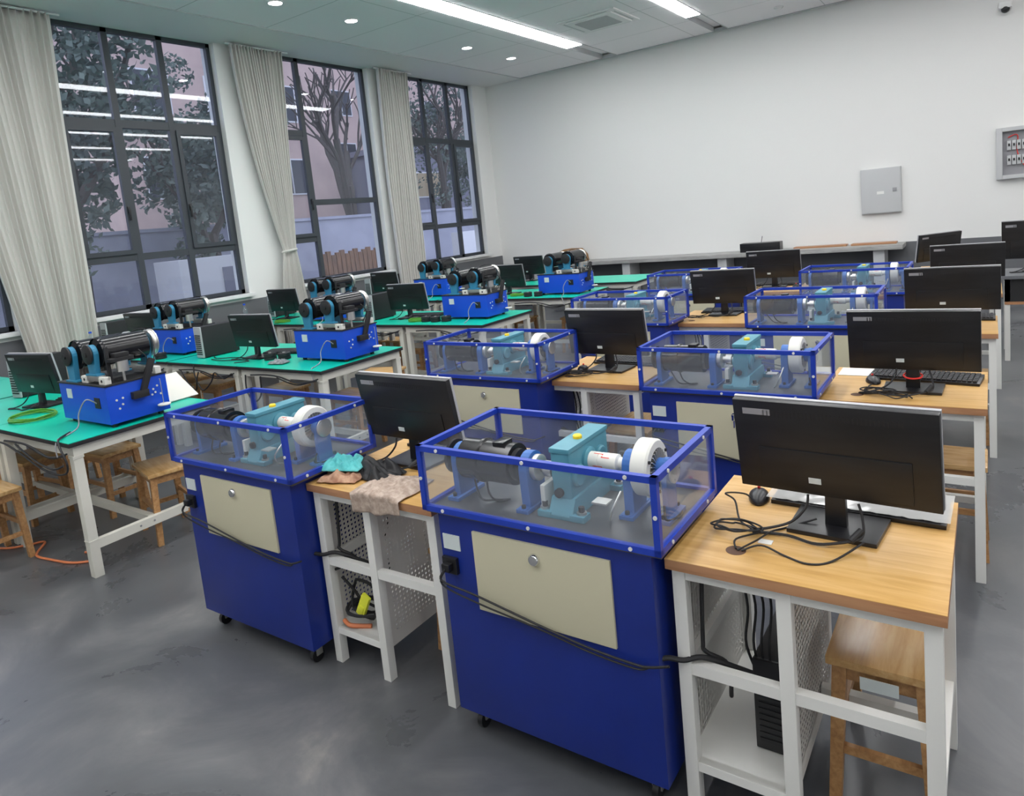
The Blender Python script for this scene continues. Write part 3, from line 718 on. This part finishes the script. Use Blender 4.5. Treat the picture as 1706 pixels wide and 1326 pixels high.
tag(g.build('yellow_plug', mat('fluorescent_yellow', (.72,.75,.05), .5)), 'yellow plug among the cables under the front left desk', 'plug')
cable('orange_cord', [[(-2.12, 1.70, .17), (-2.08, 1.69, .165), (-2.04, 1.71, .16), (-2.0, 1.73, .16)]], .009, 'orange', 'short orange cord on the shelf under the front left desk')
# cloths
def cloth(name, mt, cx, cy, z, sx, sy, hgt, seed, label, cat='cloth', rz=0, drape=None, fold=7):
    bm = bmesh.new(); N = 46; G = []
    for i in range(N+1):
        row = []
        for j in range(N+1):
            u, v = i/N*2-1, j/N*2-1
            ang = math.atan2(v, u); edge = 1-.16*noise.noise(Vector((math.cos(ang)*1.7, math.sin(ang)*1.7, seed)))
            x = u*sx*edge; y = v*sy*edge
            n1 = noise.noise(Vector((u*1.6, v*1.6, seed*3.1))); n2 = noise.noise(Vector((u*fold*.5+n1*2, v*1.5, seed+9)))
            rr = max(abs(u), abs(v)); fall = 1-rr**4
            h = hgt*(.35+.65*abs(n2)+.5*n1)*max(.0, fall)+.004+.10*hgt*noise.noise(Vector((u*6, v*6, seed)))
            h = max(.004+.003*abs(n2), h)
            p = Vector((x, y, h)); p.rotate(Matrix.Rotation(rz, 3, 'Z')); p += Vector((cx, cy, z))
            if drape is not None and p.y < drape:
                over = drape-p.y; p.z -= over*1.0; p.y = drape-.006-.012*abs(noise.noise(Vector((p.x*22, over*4, seed))))-.004
            row.append(bm.verts.new(p))
        G.append(row)
    for i in range(N):
        for j in range(N): bm.faces.new((G[i][j], G[i+1][j], G[i+1][j+1], G[i][j+1])).smooth = True
    q = MB(); q.bm.free(); q.bm = bm; o = q.build(name, mt, auto=False); tag(o, label, cat)
    md = o.modifiers.new('thickness', 'SOLIDIFY'); md.thickness = .003; md.offset = 1
    return o
cloth('cleaning_cloth', 'clothbrown', -2.075, 1.755, TZ, .085, .075, .045, 2.2, 'crumpled brown cloth lying under the teal cloth', rz=.35)
cloth('cleaning_cloth', 'clothteal', -2.10, 1.79, TZ+.028, .085, .065, .05, 5.1, 'crumpled teal cloth on top of the brown one', rz=.35, fold=11)
cloth('cleaning_cloth', 'clothbeige', -1.80, 1.715, TZ, .12, .125, .03, 7.7, 'taupe cloth draped over the front edge of the front left desk', rz=.1, drape=1.648, fold=12)
cloth('black_bag', 'blackmat', -1.985, 1.83, TZ, .13, .07, .065, 12.4, 'crumpled black cloth bag beside the front left monitor stand', 'bag', rz=-.2, fold=6)
g = MB(); g.box(-1.78, -1.62, 2.02, 2.2, TZ, TZ+.004); tag(g.build('paper_sheet', 'paper'), 'paper sheet behind the front left monitor', 'paper')

# ================================================================ GREEN TABLES
def make_table():
    t = empty('green_work_table'); w_, d_ = .985, .85
    g = MB(); g.box(0, w_, 0, d_, .735, .757, .001); g.build('edge_band', 'edge', t)
    g = MB(); g.box(.001, w_-.001, .001, d_-.001, .757, .760); g.build('tabletop', 'green', t)
    L = .05
    for x in (.02, w_-.02-L):
        for y in (.02, d_-.02-L):
            g = MB(); g.box(x, x+L, y, y+L, 0, .68, .003); g.box(x-.003, x+L+.003, y-.003, y+L+.003, .665, .68); g.box(x-.002, x+L+.002, y-.002, y+L+.002, .20, .206); g.build('leg', 'beam', t)
    g = MB(); g.box(.02, w_-.02, .025, .06, .68, .735); g.box(.02, w_-.02, d_-.06, d_-.025, .68, .735); g.box(.022, .057, .06, d_-.06, .68, .735); g.box(w_-.057, w_-.022, .06, d_-.06, .68, .735)
    g.build('apron', 'beam', t)
    for x in (.028, w_-.062):
        g = MB(); g.box(x, x+.034, .07, d_-.07, .15, .20); ro = g.build('side_rail', 'beam', t)
        if x > .1:
            for yy in (.30, .38): g = MB(); g.cyl((w_-.028, yy, .178), (w_-.023, yy, .178), .006, n=8); g.build('bolt', 'chrome', ro)
    g = MB(); g.box(.06, w_-.06, d_/2-.05, d_/2-.01, .155, .195); g.build('cross_rail', 'beam', t)
    g = MB(); g.tube([(w_-.05, -.006, .69), (w_-.25, -.012, .665), (w_-.45, -.01, .70), (w_-.6, -.012, .71), (w_-.8, -.01, .70)], .006); g.tube([(w_-.04, .0, .70), (w_-.3, .02, .64), (w_-.5, .0, .69)], .005)
    g.build('cable', 'blackmat', t)
    return t
tb = make_table()
ROWS = [(1.55, -3.925, 'first row'), (3.185, -3.86, 'second row'), (5.01, -3.78, 'third row'), (6.74, -3.77, 'fourth row'), (8.06, -3.62, 'fifth row')]
for (y, xr, rn) in ROWS:
    for k, pos in enumerate(('rightmost', 'second from the right', 'third from the right, nearer the windows', 'closest to the windows')):
        x = xr-.985-(k*.99)-(.03 if k > 1 else 0)
        if rn == 'fifth row' and k > 1: continue
        place(tb, (x, y, 0), 0, 'green topped white framed work table, %s, %s' % (rn, pos), 'table', 'green topped work tables')

# ================================================================ DRUM TEST MACHINE
def make_drum():
    t = empty('drum_test_machine'); W, D, Hh = .55, .345, .235    # origin: table top, front left corner
    g = MB(); g.box(0, W, 0, D, .022, Hh, .003); g.build('body', 'mblue', t)
    for x in (.04, W-.04):
        for y in (.04, D-.04):
            g = MB(); g.cyl((x, y, 0), (x, y, .023), .016, n=14); g.build('foot', 'black', t)
    g = MB(); g.box(-.006, W+.006, -.006, D+.006, Hh, Hh+.008, .001); g.build('top_plate', 'blackmat', t)
    g = MB(); g.box(.09, .15, -.003, 0, .15, .205); g.build('label_plate', 'sticker', t)
    g = MB(); g.box(W-.14, W-.08, -.004, 0, .11, .17, .001); g.build('socket', 'blackmat', t)
    g = MB(); g.tube([(W-.11, -.006, .14), (W-.13, -.05, .17), (W-.17, -.08, .10), (W-.16, -.10, .03), (W-.15, -.16, .006), (W-.12, -.225, .003), (W-.09, -.255, -.03), (W-.07, -.262, -.08)], .0038)
    g.build('power_cable', 'breaker', t)
    g = MB()
    for (yy, zz) in ((.05,.15), (.085,.155), (.06,.10), (.08,.12), (.26,.16), (.285,.175), (.27,.14), (.30,.125), (.25,.13)): g.cyl((W, yy, zz), (W+.004, yy, zz), .006, n=10)
    g.build('button', 'whitedisc', t)
    T = Hh+.008
    # belt drum pair, axes along y
    for i, (x, z, y0) in enumerate(((.15, 1.155-.76, .0), (.385, 1.17-.76, .01))):
        r = .08
        g = MB(); g.cyl((x, y0+.06, z), (x, y0+.32, z), r, n=40); g.lathe([(0,.083), (.012,.087), (.018,.083)], (x, y0+.052, z), 'y', 40)
        do = g.build('drum', 'drumblack', t)
        g = MB(); g.lathe([(0,0), (0,.074), (.008,.08), (.014,.08), (.016,.076), (.022,.076), (.024,.08), (.03,.08), (.038,.07), (.038,0)], (x, y0+.345, z), 'y', 40); g.build('end_disc', 'silver', do)
        g = MB(); g.lathe([(0,0), (0,.045), (.004,.056), (.012,.056), (.016,.05), (.016,0)], (x, y0-.005, z), 'y', 36); g.cyl((x, y0-.012, z), (x, y0, z), .014)
        g.build('pulley', 'blackmat', do)
        for yy, nm in ((y0+.028, 'bracket'), (y0+.325, 'bracket')):
            zb = T if i == 0 else T+.045; hw_ = .036; rr = .052
            pts = [(x-hw_-.02, zb), (x-hw_-.02, zb+.012), (x-hw_, zb+.012)]+[(x-rr*math.cos(k*PI/10), z+rr*math.sin(k*PI/10)) for k in range(11)]+[(x+hw_, zb+.012), (x+hw_+.02, zb+.012), (x+hw_+.02, zb)]
            g = MB(); g.prism(pts, 'y', yy-.014, yy+.014, .0015)
            g.box(x-.065, x+.065, yy-.022, yy+.022, zb, zb+.01, .002); g.build(nm, 'tealbracket', t)
    for yy in (.04, .30):
        g = MB(); g.cyl((.24, yy, T+.03), (.53, yy, T+.03), .01, n=14); g.box(.31, .46, yy-.02, yy+.02, T+.015, T+.045, .002)
        g.build('slide_rail', 'silver', t)
    for (x, y) in ((.25, .02), (.46, .015), (.48, .29)):
        g = MB(); g.box(x, x+.07, y, y+.035, T, T+.04, .003); go = g.build('rail_block', 'whitedisc', t)
        g = MB(); g.cyl((x+.035, y+.001, T+.02), (x+.035, y-.002, T+.02), .008, n=12); g.build('bolt', 'blackmat', go)
    g = MB(); g.box(.475, .49, .06, .08, T, T+.20, .002); g.box(.475, .54, .06, .19, T+.115, T+.135, .002); g.box(.478, .53, .09, .17, T+.135, T+.16, .004); g.build('post', 'blackmat', t)
    g = MB(); g.cyl((.515, .13, T+.055), (.515, .13, T+.115), .032, n=24); g.cyl((.515, .13, T), (.515, .13, T+.055), .008, n=12); g.build('load_cell', 'silver', t)
    g = MB(); g.box(W, W+.035, .13, .22, .135, .175, .003); Rm = Matrix.Translation((W+.022, .185, .15)) @ Matrix.Rotation(-.42, 4, 'X')
    g.box(-.012, .012, -.016, .016, 0, .21, .004, M4=Rm); g.build('tension_lever', 'blackmat', t)
    g = MB(); g.tube([(W+.03, .29, .215), (W+.035, .29, .20), (W+.035, .29, .07)], .0025, 6, sub=2); wo = g.build('weight_hanger', 'silver', t)
    g = MB(); g.lathe([(0,0), (0,.035), (.006,.036), (.009,.03), (.009,0)], (W+.04, .29, .062), 'z', 28); g.build('weight_pan', 'whitedisc', wo)
    g = MB(); g.tube([(.20, .33, T+.21), (.30, .36, T+.25), (.42, .36, T+.23), (.50, .33, T+.12), (.52, .28, T+.02)], .0035, 6); g.tube([(.52, .24, T+.02), (.56, .25, T+.10), (.54, .22, T+.16)], .003, 6); g.build('wiring', 'blackmat', t)
    return t
dm = make_drum(); DMG = 'blue drum test machines on the green tables'
for (x, y, s, lab) in [(-4.515, 1.795, 1, 'blue twin drum test machine, nearest one, first row at left'),
    (-4.435, 3.455, 1, 'blue twin drum test machine in the middle of the second row'), (-4.47, 5.31, 1, 'blue twin drum test machine, third row right'),
    (-4.37, 6.97, 1, 'blue twin drum test machine in the fourth row right, in front of the counter'),
    (-6.52, 3.42, 1, 'blue twin drum test machine by the first window, behind the nearest machine'),
    (-6.42, 5.20, 1, 'blue twin drum test machine below the middle window'), (-6.42, 7.08, 1, 'blue twin drum test machine below the far window')]:
    place(dm, (x, y, .760), 0, lab, 'machine', DMG)
# beige trays behind some machines, small boards
g = MB(); g.box(-.26, 0, 0, .22, 0, .006, M4=Matrix.Translation((-4.20, 2.24, .765)) @ Matrix.Rotation(.55, 4, 'Y')); tag(g.build('beige_board', 'beam'), 'pale beige board leaning behind the nearest drum machine', 'board')

# monitors on green tables
GM = 'black monitors on the green tables'
for (x, y, r, lab) in [(-5.2, 1.93, .12, 'black monitor beside the hose coil on the first row green table'),
    (-4.965, 3.46, .04, 'black monitor beside the grey fronted tower, second row'), (-5.0, 5.38, .04, 'black monitor beside the third row drum machine'),
    (-7.02, 5.38, .04, 'black monitor by the tied curtain, third row'), (-7.0, 3.62, .04, 'black monitor behind the nearest drum machine by the window'),
    (-6.98, 7.1, -.04, 'black monitor below the middle window, fourth row'), (-4.93, 7.15, -.04, 'black monitor in the fourth row left of the drum machine'),
    (-5.52, 8.6, -.04, 'black monitor on the farthest green table')]:
    place(mon, (x, y, .7605), r, lab, 'monitor', GM)
for (x, y, r, lab) in [(-4.82, 3.62, .25, 'keyboard on the second row green table'), (-5.05, 2.1, .2, 'keyboard on the first row green table'), (-4.9, 5.45, .1, 'keyboard on the third row green table')]:
    place(kb, (x, y, .7605), r, lab, 'keyboard', 'keyboards on green tables')
# hose coils
def coil(x, y, z, rx, ry, label):
    P = [(x+rx*(1+.03*math.sin(i*1.3))*math.cos(i*2*PI/16), y+ry*(1+.04*math.cos(i*.7))*math.sin(i*2*PI/16), z+.006+.004*(i//16)+.003*math.sin(i)) for i in range(16*5)]
    g = MB(); g.tube(P, .0045, 6, sub=2); tag(g.build('hose_coil', 'hose'), label, 'hose', 'green hose coils')
coil(-4.86, 1.755, .762, .15, .12, 'green hose coil on the first row green table beside the machine')
coil(-4.72, 5.20, .762, .11, .07, 'green hose coil on the third row green table')
coil(-6.75, 5.12, .762, .11, .07, 'green hose coil by the tied curtain, third row')
coil(-4.66, 6.95, .762, .10, .06, 'green hose coil on the fourth row green table')
# black weights / adapters
wt = empty('black_weight'); g = MB(); g.lathe([(0,0), (0,.048), (.004,.05), (.02,.05), (.022,.046), (.026,.046), (.028,.05), (.05,.05), (.052,.046), (.052,0)], (0,0,0), 'z', 28); g.build('disc', 'blackmat', wt)
g = MB(); g.cyl((0,0,.052), (0,0,.057), .012); g.build('pin', 'silver', wt)
for (x, y, lab) in [(-4.62, 3.475, 'black round weight nearest the second row drum machine'), (-4.75, 3.44, 'black round weight left of its neighbour, second row table'),
    (-4.60, 5.19, 'black round weight, left of the pair beside the third row machine'), (-4.36, 5.21, 'black round weight in front of the third row drum machine'), (-4.47, 5.18, 'flat black round weight between two others, third row'),
    (-6.10, 3.28, 'black round weight in front of the second row window machine'), (-4.47, 6.88, 'black round weight in front of the fourth row machine'), (-4.34, 6.90, 'second black round weight in front of the fourth row machine')]:
    place(wt, (x, y, .7605), 0, lab, 'weight', 'black round weights')
cloth('work_gloves', 'clothgrey', -4.50, 3.33, .761, .075, .05, .035, 21.3, 'pair of grey work gloves in front of the second row drum machine', 'gloves', rz=.2, fold=14)
# loose cables on green tables
cable('table_cable', [[(-5.4, 3.33, .765), (-5.2, 3.30, .768), (-5.05, 3.36, .765), (-4.9, 3.34, .765), (-4.98, 3.26, .765)], [(-5.5, 3.42, .765), (-5.35, 3.36, .768), (-5.25, 3.42, .765), (-5.1, 3.44, .765)]], .004, 'blackmat', 'black cables lying between tower and monitor on the second row table')
cable('hanging_cable', [[(-5.42, 3.175, .755), (-5.40, 3.16, .66), (-5.30, 3.15, .55), (-5.18, 3.16, .62), (-5.12, 3.165, .70), (-5.0, 3.16, .66), (-4.9, 3.17, .70)],
    [(-4.72, 3.17, .70), (-4.70, 3.15, .58), (-4.62, 3.15, .50), (-4.53, 3.15, .56), (-4.52, 3.16, .70)], [(-5.6, 3.16, .70), (-5.5, 3.15, .60), (-5.42, 3.16, .54), (-5.36, 3.15, .64), (-5.34, 3.16, .70)]], .006, 'blackmat', 'black cable loops hanging below the second row green table')
cable('hanging_cable', [[(-5.3, 1.535, .70), (-5.0, 1.53, .66), (-4.75, 1.53, .69), (-4.5, 1.53, .65), (-4.3, 1.53, .60), (-4.1, 1.53, .58), (-3.97, 1.535, .60), (-3.93, 1.53, .66), (-3.98, 1.53, .74), (-4.05, 1.56, .768), (-4.15, 1.66, .768)],
    [(-4.55, 1.53, .70), (-4.3, 1.525, .63), (-4.1, 1.525, .61), (-3.98, 1.53, .64)]], .0055, 'blackmat', 'black cables drooping along the front of the first row green table')
cable('floor_cord', [[(-5.6, 1.35, .008), (-5.0, 1.48, .008), (-4.85, 1.58, .008), (-4.78, 1.66, .008), (-4.62, 1.55, .008), (-4.45, 1.56, .008), (-4.27, 1.60, .008), (-4.18, 1.68, .008), (-4.28, 1.74, .008), (-4.35, 1.70, .008)]], .007, 'orange', 'orange cord on the floor beneath the first row green table', 'cable')

# ================================================================ STOOLS
def make_stool():
    t = empty('wooden_stool'); a, b, h = .185, .13, .43
    g = MB(); g.box(-a, a, -b, b, h-.022, h, .005); g.build('seat', 'stooltop', t)
    for sx in (-1, 1):
        for sy in (-1, 1):
            g = MB(); x, y = sx*(a-.035), sy*(b-.032); X, Y = sx*(a-.012), sy*(b-.012)
            bm = bmesh.new(); v = []
            for (cx_, cy_, cz_, s_) in ((X, Y, 0, .015), (x, y, h-.022, .018)):
                for (i, j) in ((-1,-1), (1,-1), (1,1), (-1,1)): v.append(bm.verts.new((cx_+i*s_, cy_+j*s_, cz_)))
            for f in ((3,2,1,0), (4,5,6,7), (0,1,5,4), (1,2,6,5), (2,3,7,6), (3,0,4,7)): bm.faces.new([v[k] for k in f])
            g._add(bm, 0); g.build('leg', 'stoolwood', t)
    g = MB()
    for sy in (-1, 1): g.box(-a+.045, a-.045, sy*(b-.032)-.008, sy*(b-.032)+.008, h-.07, h-.022)
    for sx in (-1, 1): g.box(sx*(a-.035)-.008, sx*(a-.035)+.008, -b+.04, b-.04, h-.07, h-.022)
    g.build('apron', 'stoolwood', t)
    g = MB()
    for sy in (-1, 1): g.box(-a+.03, a-.03, sy*(b-.022)-.008, sy*(b-.022)+.008, .20, .225)
    for sx in (-1, 1): g.box(sx*(a-.026)-.008, sx*(a-.026)+.008, -b+.03, b-.03, .14, .165)
    g.build('stretcher', 'stoolwood', t); return t
st = make_stool(); SG = 'wooden stools'
for (x, y, r, lab) in [(-.245, 2.055, PI/2, 'wooden stool under the front right desk, with a pale glossy seat'),
    (-.20, 3.60, 0, 'wooden stool under the second row right desk'),
    (-1.70, 3.68, PI/2, 'wooden stool tucked under the second row left desk'), (-1.70, 2.10, PI/2, 'wooden stool under the front left desk'),
    (-.20, 5.2, 0, 'wooden stool under the third row right desk'),
    (-4.92, 2.18, 0, 'wooden stool under the first row green table, left of the front leg'), (-4.13, 2.12, -.25, 'wooden stool beneath the right edge of the first row green table'),
    (-5.35, 1.86, .1, 'wooden stool at the left picture edge under the first row table'), (-4.82, 1.42, 0, 'wooden stool standing in front of the first row green table'), (-5.9, 2.3, .2, 'wooden stool deep under the first row tables'),
    (-6.12, 3.78, .1, 'wooden stool under the second row tables, below the tower'), (-6.72, 3.95, 0, 'wooden stool under the second row window table'), (-5.1, 3.80, 0, 'wooden stool under the second row table, below the monitor'),
    (-4.22, 3.78, 0, 'wooden stool under the second row drum machine'), (-5.12, 5.56, 0, 'wooden stool under the third row table, legs clear'), (-5.75, 5.9, 0, 'wooden stool under the third row table at left'),
    (-4.2, 5.6, 0, 'wooden stool under the third row drum machine'), (-4.95, 7.4, 0, 'wooden stool under the fourth row table'), (-4.15, 7.45, .2, 'wooden stool under the fourth row drum machine'),
    (-4.6, 4.5, .3, 'wooden stool standing between second and third row green tables'), (-7.0, 5.7, 0, 'wooden stool under the third row window table')]:
    place(st, (x, y, 0), r, lab, 'stool', SG)
g = MB(); g.box(-.29, -.20, 1.8635, 1.8655, .365, .40); tag(g.build('stool_sticker', 'sticker'), 'faded label on the stool under the front right desk', 'label')
yl = empty('yellow_container', (-1.44, 3.36, .0))

# ================================================================ BACK OF ROOM
bpy.data.objects.remove(yl)
ct = empty('counter', (0, 0, 0)); tag(ct, 'long grey counter along the back wall', 'counter')
g = MB(); g.box(-7.5, -.98, 10.98, 11.48, .74, .80, .006); g.build('worktop', 'counter', ct)
for x in (-7.0, -5.2, -3.55, -1.35):
    g = MB(); g.box(x, x+.14, 11.05, 11.46, 0, .74); g.build('leg', 'panelgrey', ct)
bx = empty('black_router_box', (-2.92, 11.22, .80)); tag(bx, 'flat black box with curved front and thin antenna on the back counter', 'box')
g = MB(); pts = [(-.30,.13), (-.30,-.06)]+[(-.30+.6*k/10, -.06-.07*math.sin(PI*k/10)) for k in range(1, 10)]+[(.30,-.06), (.30,.13)]
g.prism(pts, 'z', 0, .135, .006); g.build('case', 'black', bx)
g = MB(); g.cyl((0, .05, .135), (.02, .05, .23), .004, n=8); g.build('antenna', 'blackmat', bx)
for (x0, x1, lab) in ((-2.45, -1.72, 'brown wooden strip on the counter beside the black box'), (-1.66, -1.08, 'brown wooden strip at the right end of the counter')):
    g = MB(); g.box(x0, x1, 11.25, 11.44, .80, .825, .003); tag(g.build('wooden_strip', 'deskedge'), lab, 'wood')
g = MB(); g.prism([(-6.68,.80), (-6.0,.80), (-6.02,.92), (-6.12,1.03), (-6.35,1.04), (-6.6,.94)], 'y', 11.1, 11.4, .01); tag(g.build('cardboard_box', 'cardboard'), 'brown cardboard box behind the fourth row drum machine', 'box')
eb = empty('electric_box', (-1.275, 11.5, 1.55)); tag(eb, 'closed grey electric box on the back wall', 'electric box')
g = MB(); g.box(-.255, .255, -.06, 0, -.32, .32, .004); g.build('case', 'panelgrey', eb)
g = MB(); g.box(-.245, .245, -.072, -.06, -.31, .31, .004); do = g.build('door', 'panelgrey', eb)
g = MB(); g.box(.15, .20, -.082, -.072, -.02, .03, .003); g.cyl((.175, -.082, .005), (.175, -.09, .005), .012); g.build('lock', 'breaker', do)
g = MB(); g.box(-.05, .04, -.0735, -.072, -.045, -.005); g.build('sticker', 'paper', do)
ob = empty('breaker_box', (.50, 11.5, 1.88)); tag(ob, 'open breaker box with rows of switches on the back wall at the right edge', 'electric box')
g = MB(); g.box(-.425, -.36, -.09, 0, -.33, .33, .003); g.box(.36, .425, -.09, 0, -.33, .33, .003); g.box(-.36, .36, -.09, 0, .28, .33, .003); g.box(-.36, .36, -.09, 0, -.33, -.28, .003); g.build('frame', 'panelgrey', ob)
g = MB(); g.box(-.36, .36, -.015, 0, -.28, .28); g.build('back_plate', 'breaker', ob)
for (z, n) in ((.10, 12), (-.09, 12)):
    for k in range(n):
        g = MB(); x = -.31+k*.052; g.box(x, x+.042, -.055, -.015, z-.06, z+.06, .002); g.box(x+.012, x+.03, -.066, -.055, z-.012, z+.022, .002, mi=1); g.build('breaker', ['panelgrey', 'blackmat'], ob)
g = MB(); g.tube([(-.3, -.03, .2), (-.2, -.04, .22), (-.2, -.04, 0), (-.1, -.04, -.2), (.1, -.04, -.21), (.3, -.03, -.2)], .006); g.build('wire', 'red', ob)
cm = empty('dome_camera', (.18, 11.5, 3.70)); tag(cm, 'white dome security camera high on the back wall', 'camera')
g = MB(); g.cyl((0, 0, .02), (0, -.03, .02), .075); g.box(-.07, .07, -.13, -.02, -.01, .07, .02); g.build('mount', 'sill', cm)
g = MB(); bm = bmesh.new(); bmesh.ops.create_uvsphere(bm, u_segments=20, v_segments=12, radius=.048); bm.transform(Matrix.Translation((0, -.09, -.02))); g._add(bm, 0, True); g.build('dome', 'black', cm)
# extra desk group at right rear
td = empty('dark_fronted_desk', (.08, 7.45, 0)); tag(td, 'dark fronted desk at the right picture edge, behind the rows', 'desk')
g = MB(); g.box(0, 1.2, 0, .6, .73, .76, .002); g.build('top', 'dado', td)
g = MB(); g.box(.02, 1.18, .03, .05, .53, .73); g.build('front_panel', 'blackmat', td)
g = MB(); g.box(.02, 1.18, .025, .052, .505, .53); g.build('panel_edge', 'deskedge', td)
for x in (.02, 1.14):
    for y in (.03, .53): g = MB(); g.box(x, x+.04, y, y+.04, 0, .73); g.build('leg', 'white', td)
place(monr if False else mon, (.35, 7.75, .76), .0, 'black monitor at the right picture edge on the dark fronted desk', 'monitor', 'black monitors behind the last row', (1.05, 1, 1.25))
place(desk, (-.60, 7.95, 0), 0, 'light wood desk behind the fourth row, mostly hidden', 'desk', DG)
place(mon, (-.42, 8.25, TZ), .85, 'black monitor turned sideways, farthest right group near the back wall', 'monitor', 'black monitors behind the last row')
# plastic bottles on window-side tables
bt = empty('water_bottle'); g = MB(); g.lathe([(0,0), (0,.03), (.005,.032), (.05,.032), (.055,.029), (.06,.032), (.15,.032), (.19,.013), (.205,.013)], (0,0,0), 'z', 20); g.build('body', 'acrylic', bt)
g = MB(); g.lathe([(.203,.0), (.203,.015), (.22,.015), (.222,0)], (0,0,0), 'z', 14); g.build('cap', 'mblue', bt)
for (x, y, lab) in [(-7.50, 3.35, 'clear water bottle with blue cap by the curtain'), (-7.55, 5.2, 'clear water bottle with blue cap left of the third row window tower'), (-6.02, 5.40, 'clear water bottle beside the machine under the middle window')]:
    place(bt, (x, y, .7605), 0, lab, 'bottle', 'clear water bottles')
# clear film left on one keyboard
fm = pane_mat('clear_film', (.95,.95,.95), .42, (.85,.85,.83), .12)
g = MB(); bm = bmesh.new(); G = []
for i in range(31):
    G.append([bm.verts.new((-.235+.47*i/30, -.012+.17*j/14, (.0235+.069*(-.012+.17*j/14)) + .004*noise.noise(Vector((i*.9, j*.8, 3)))+.002)) for j in range(15)])
for i in range(30):
    for j in range(14): bm.faces.new((G[i][j], G[i+1][j], G[i+1][j+1], G[i][j+1])).smooth = True
g.bm.free(); g.bm = bm
fo = g.build('plastic_film', fm, kb, auto=False); fo['label'] = 'clear wrinkled plastic film'
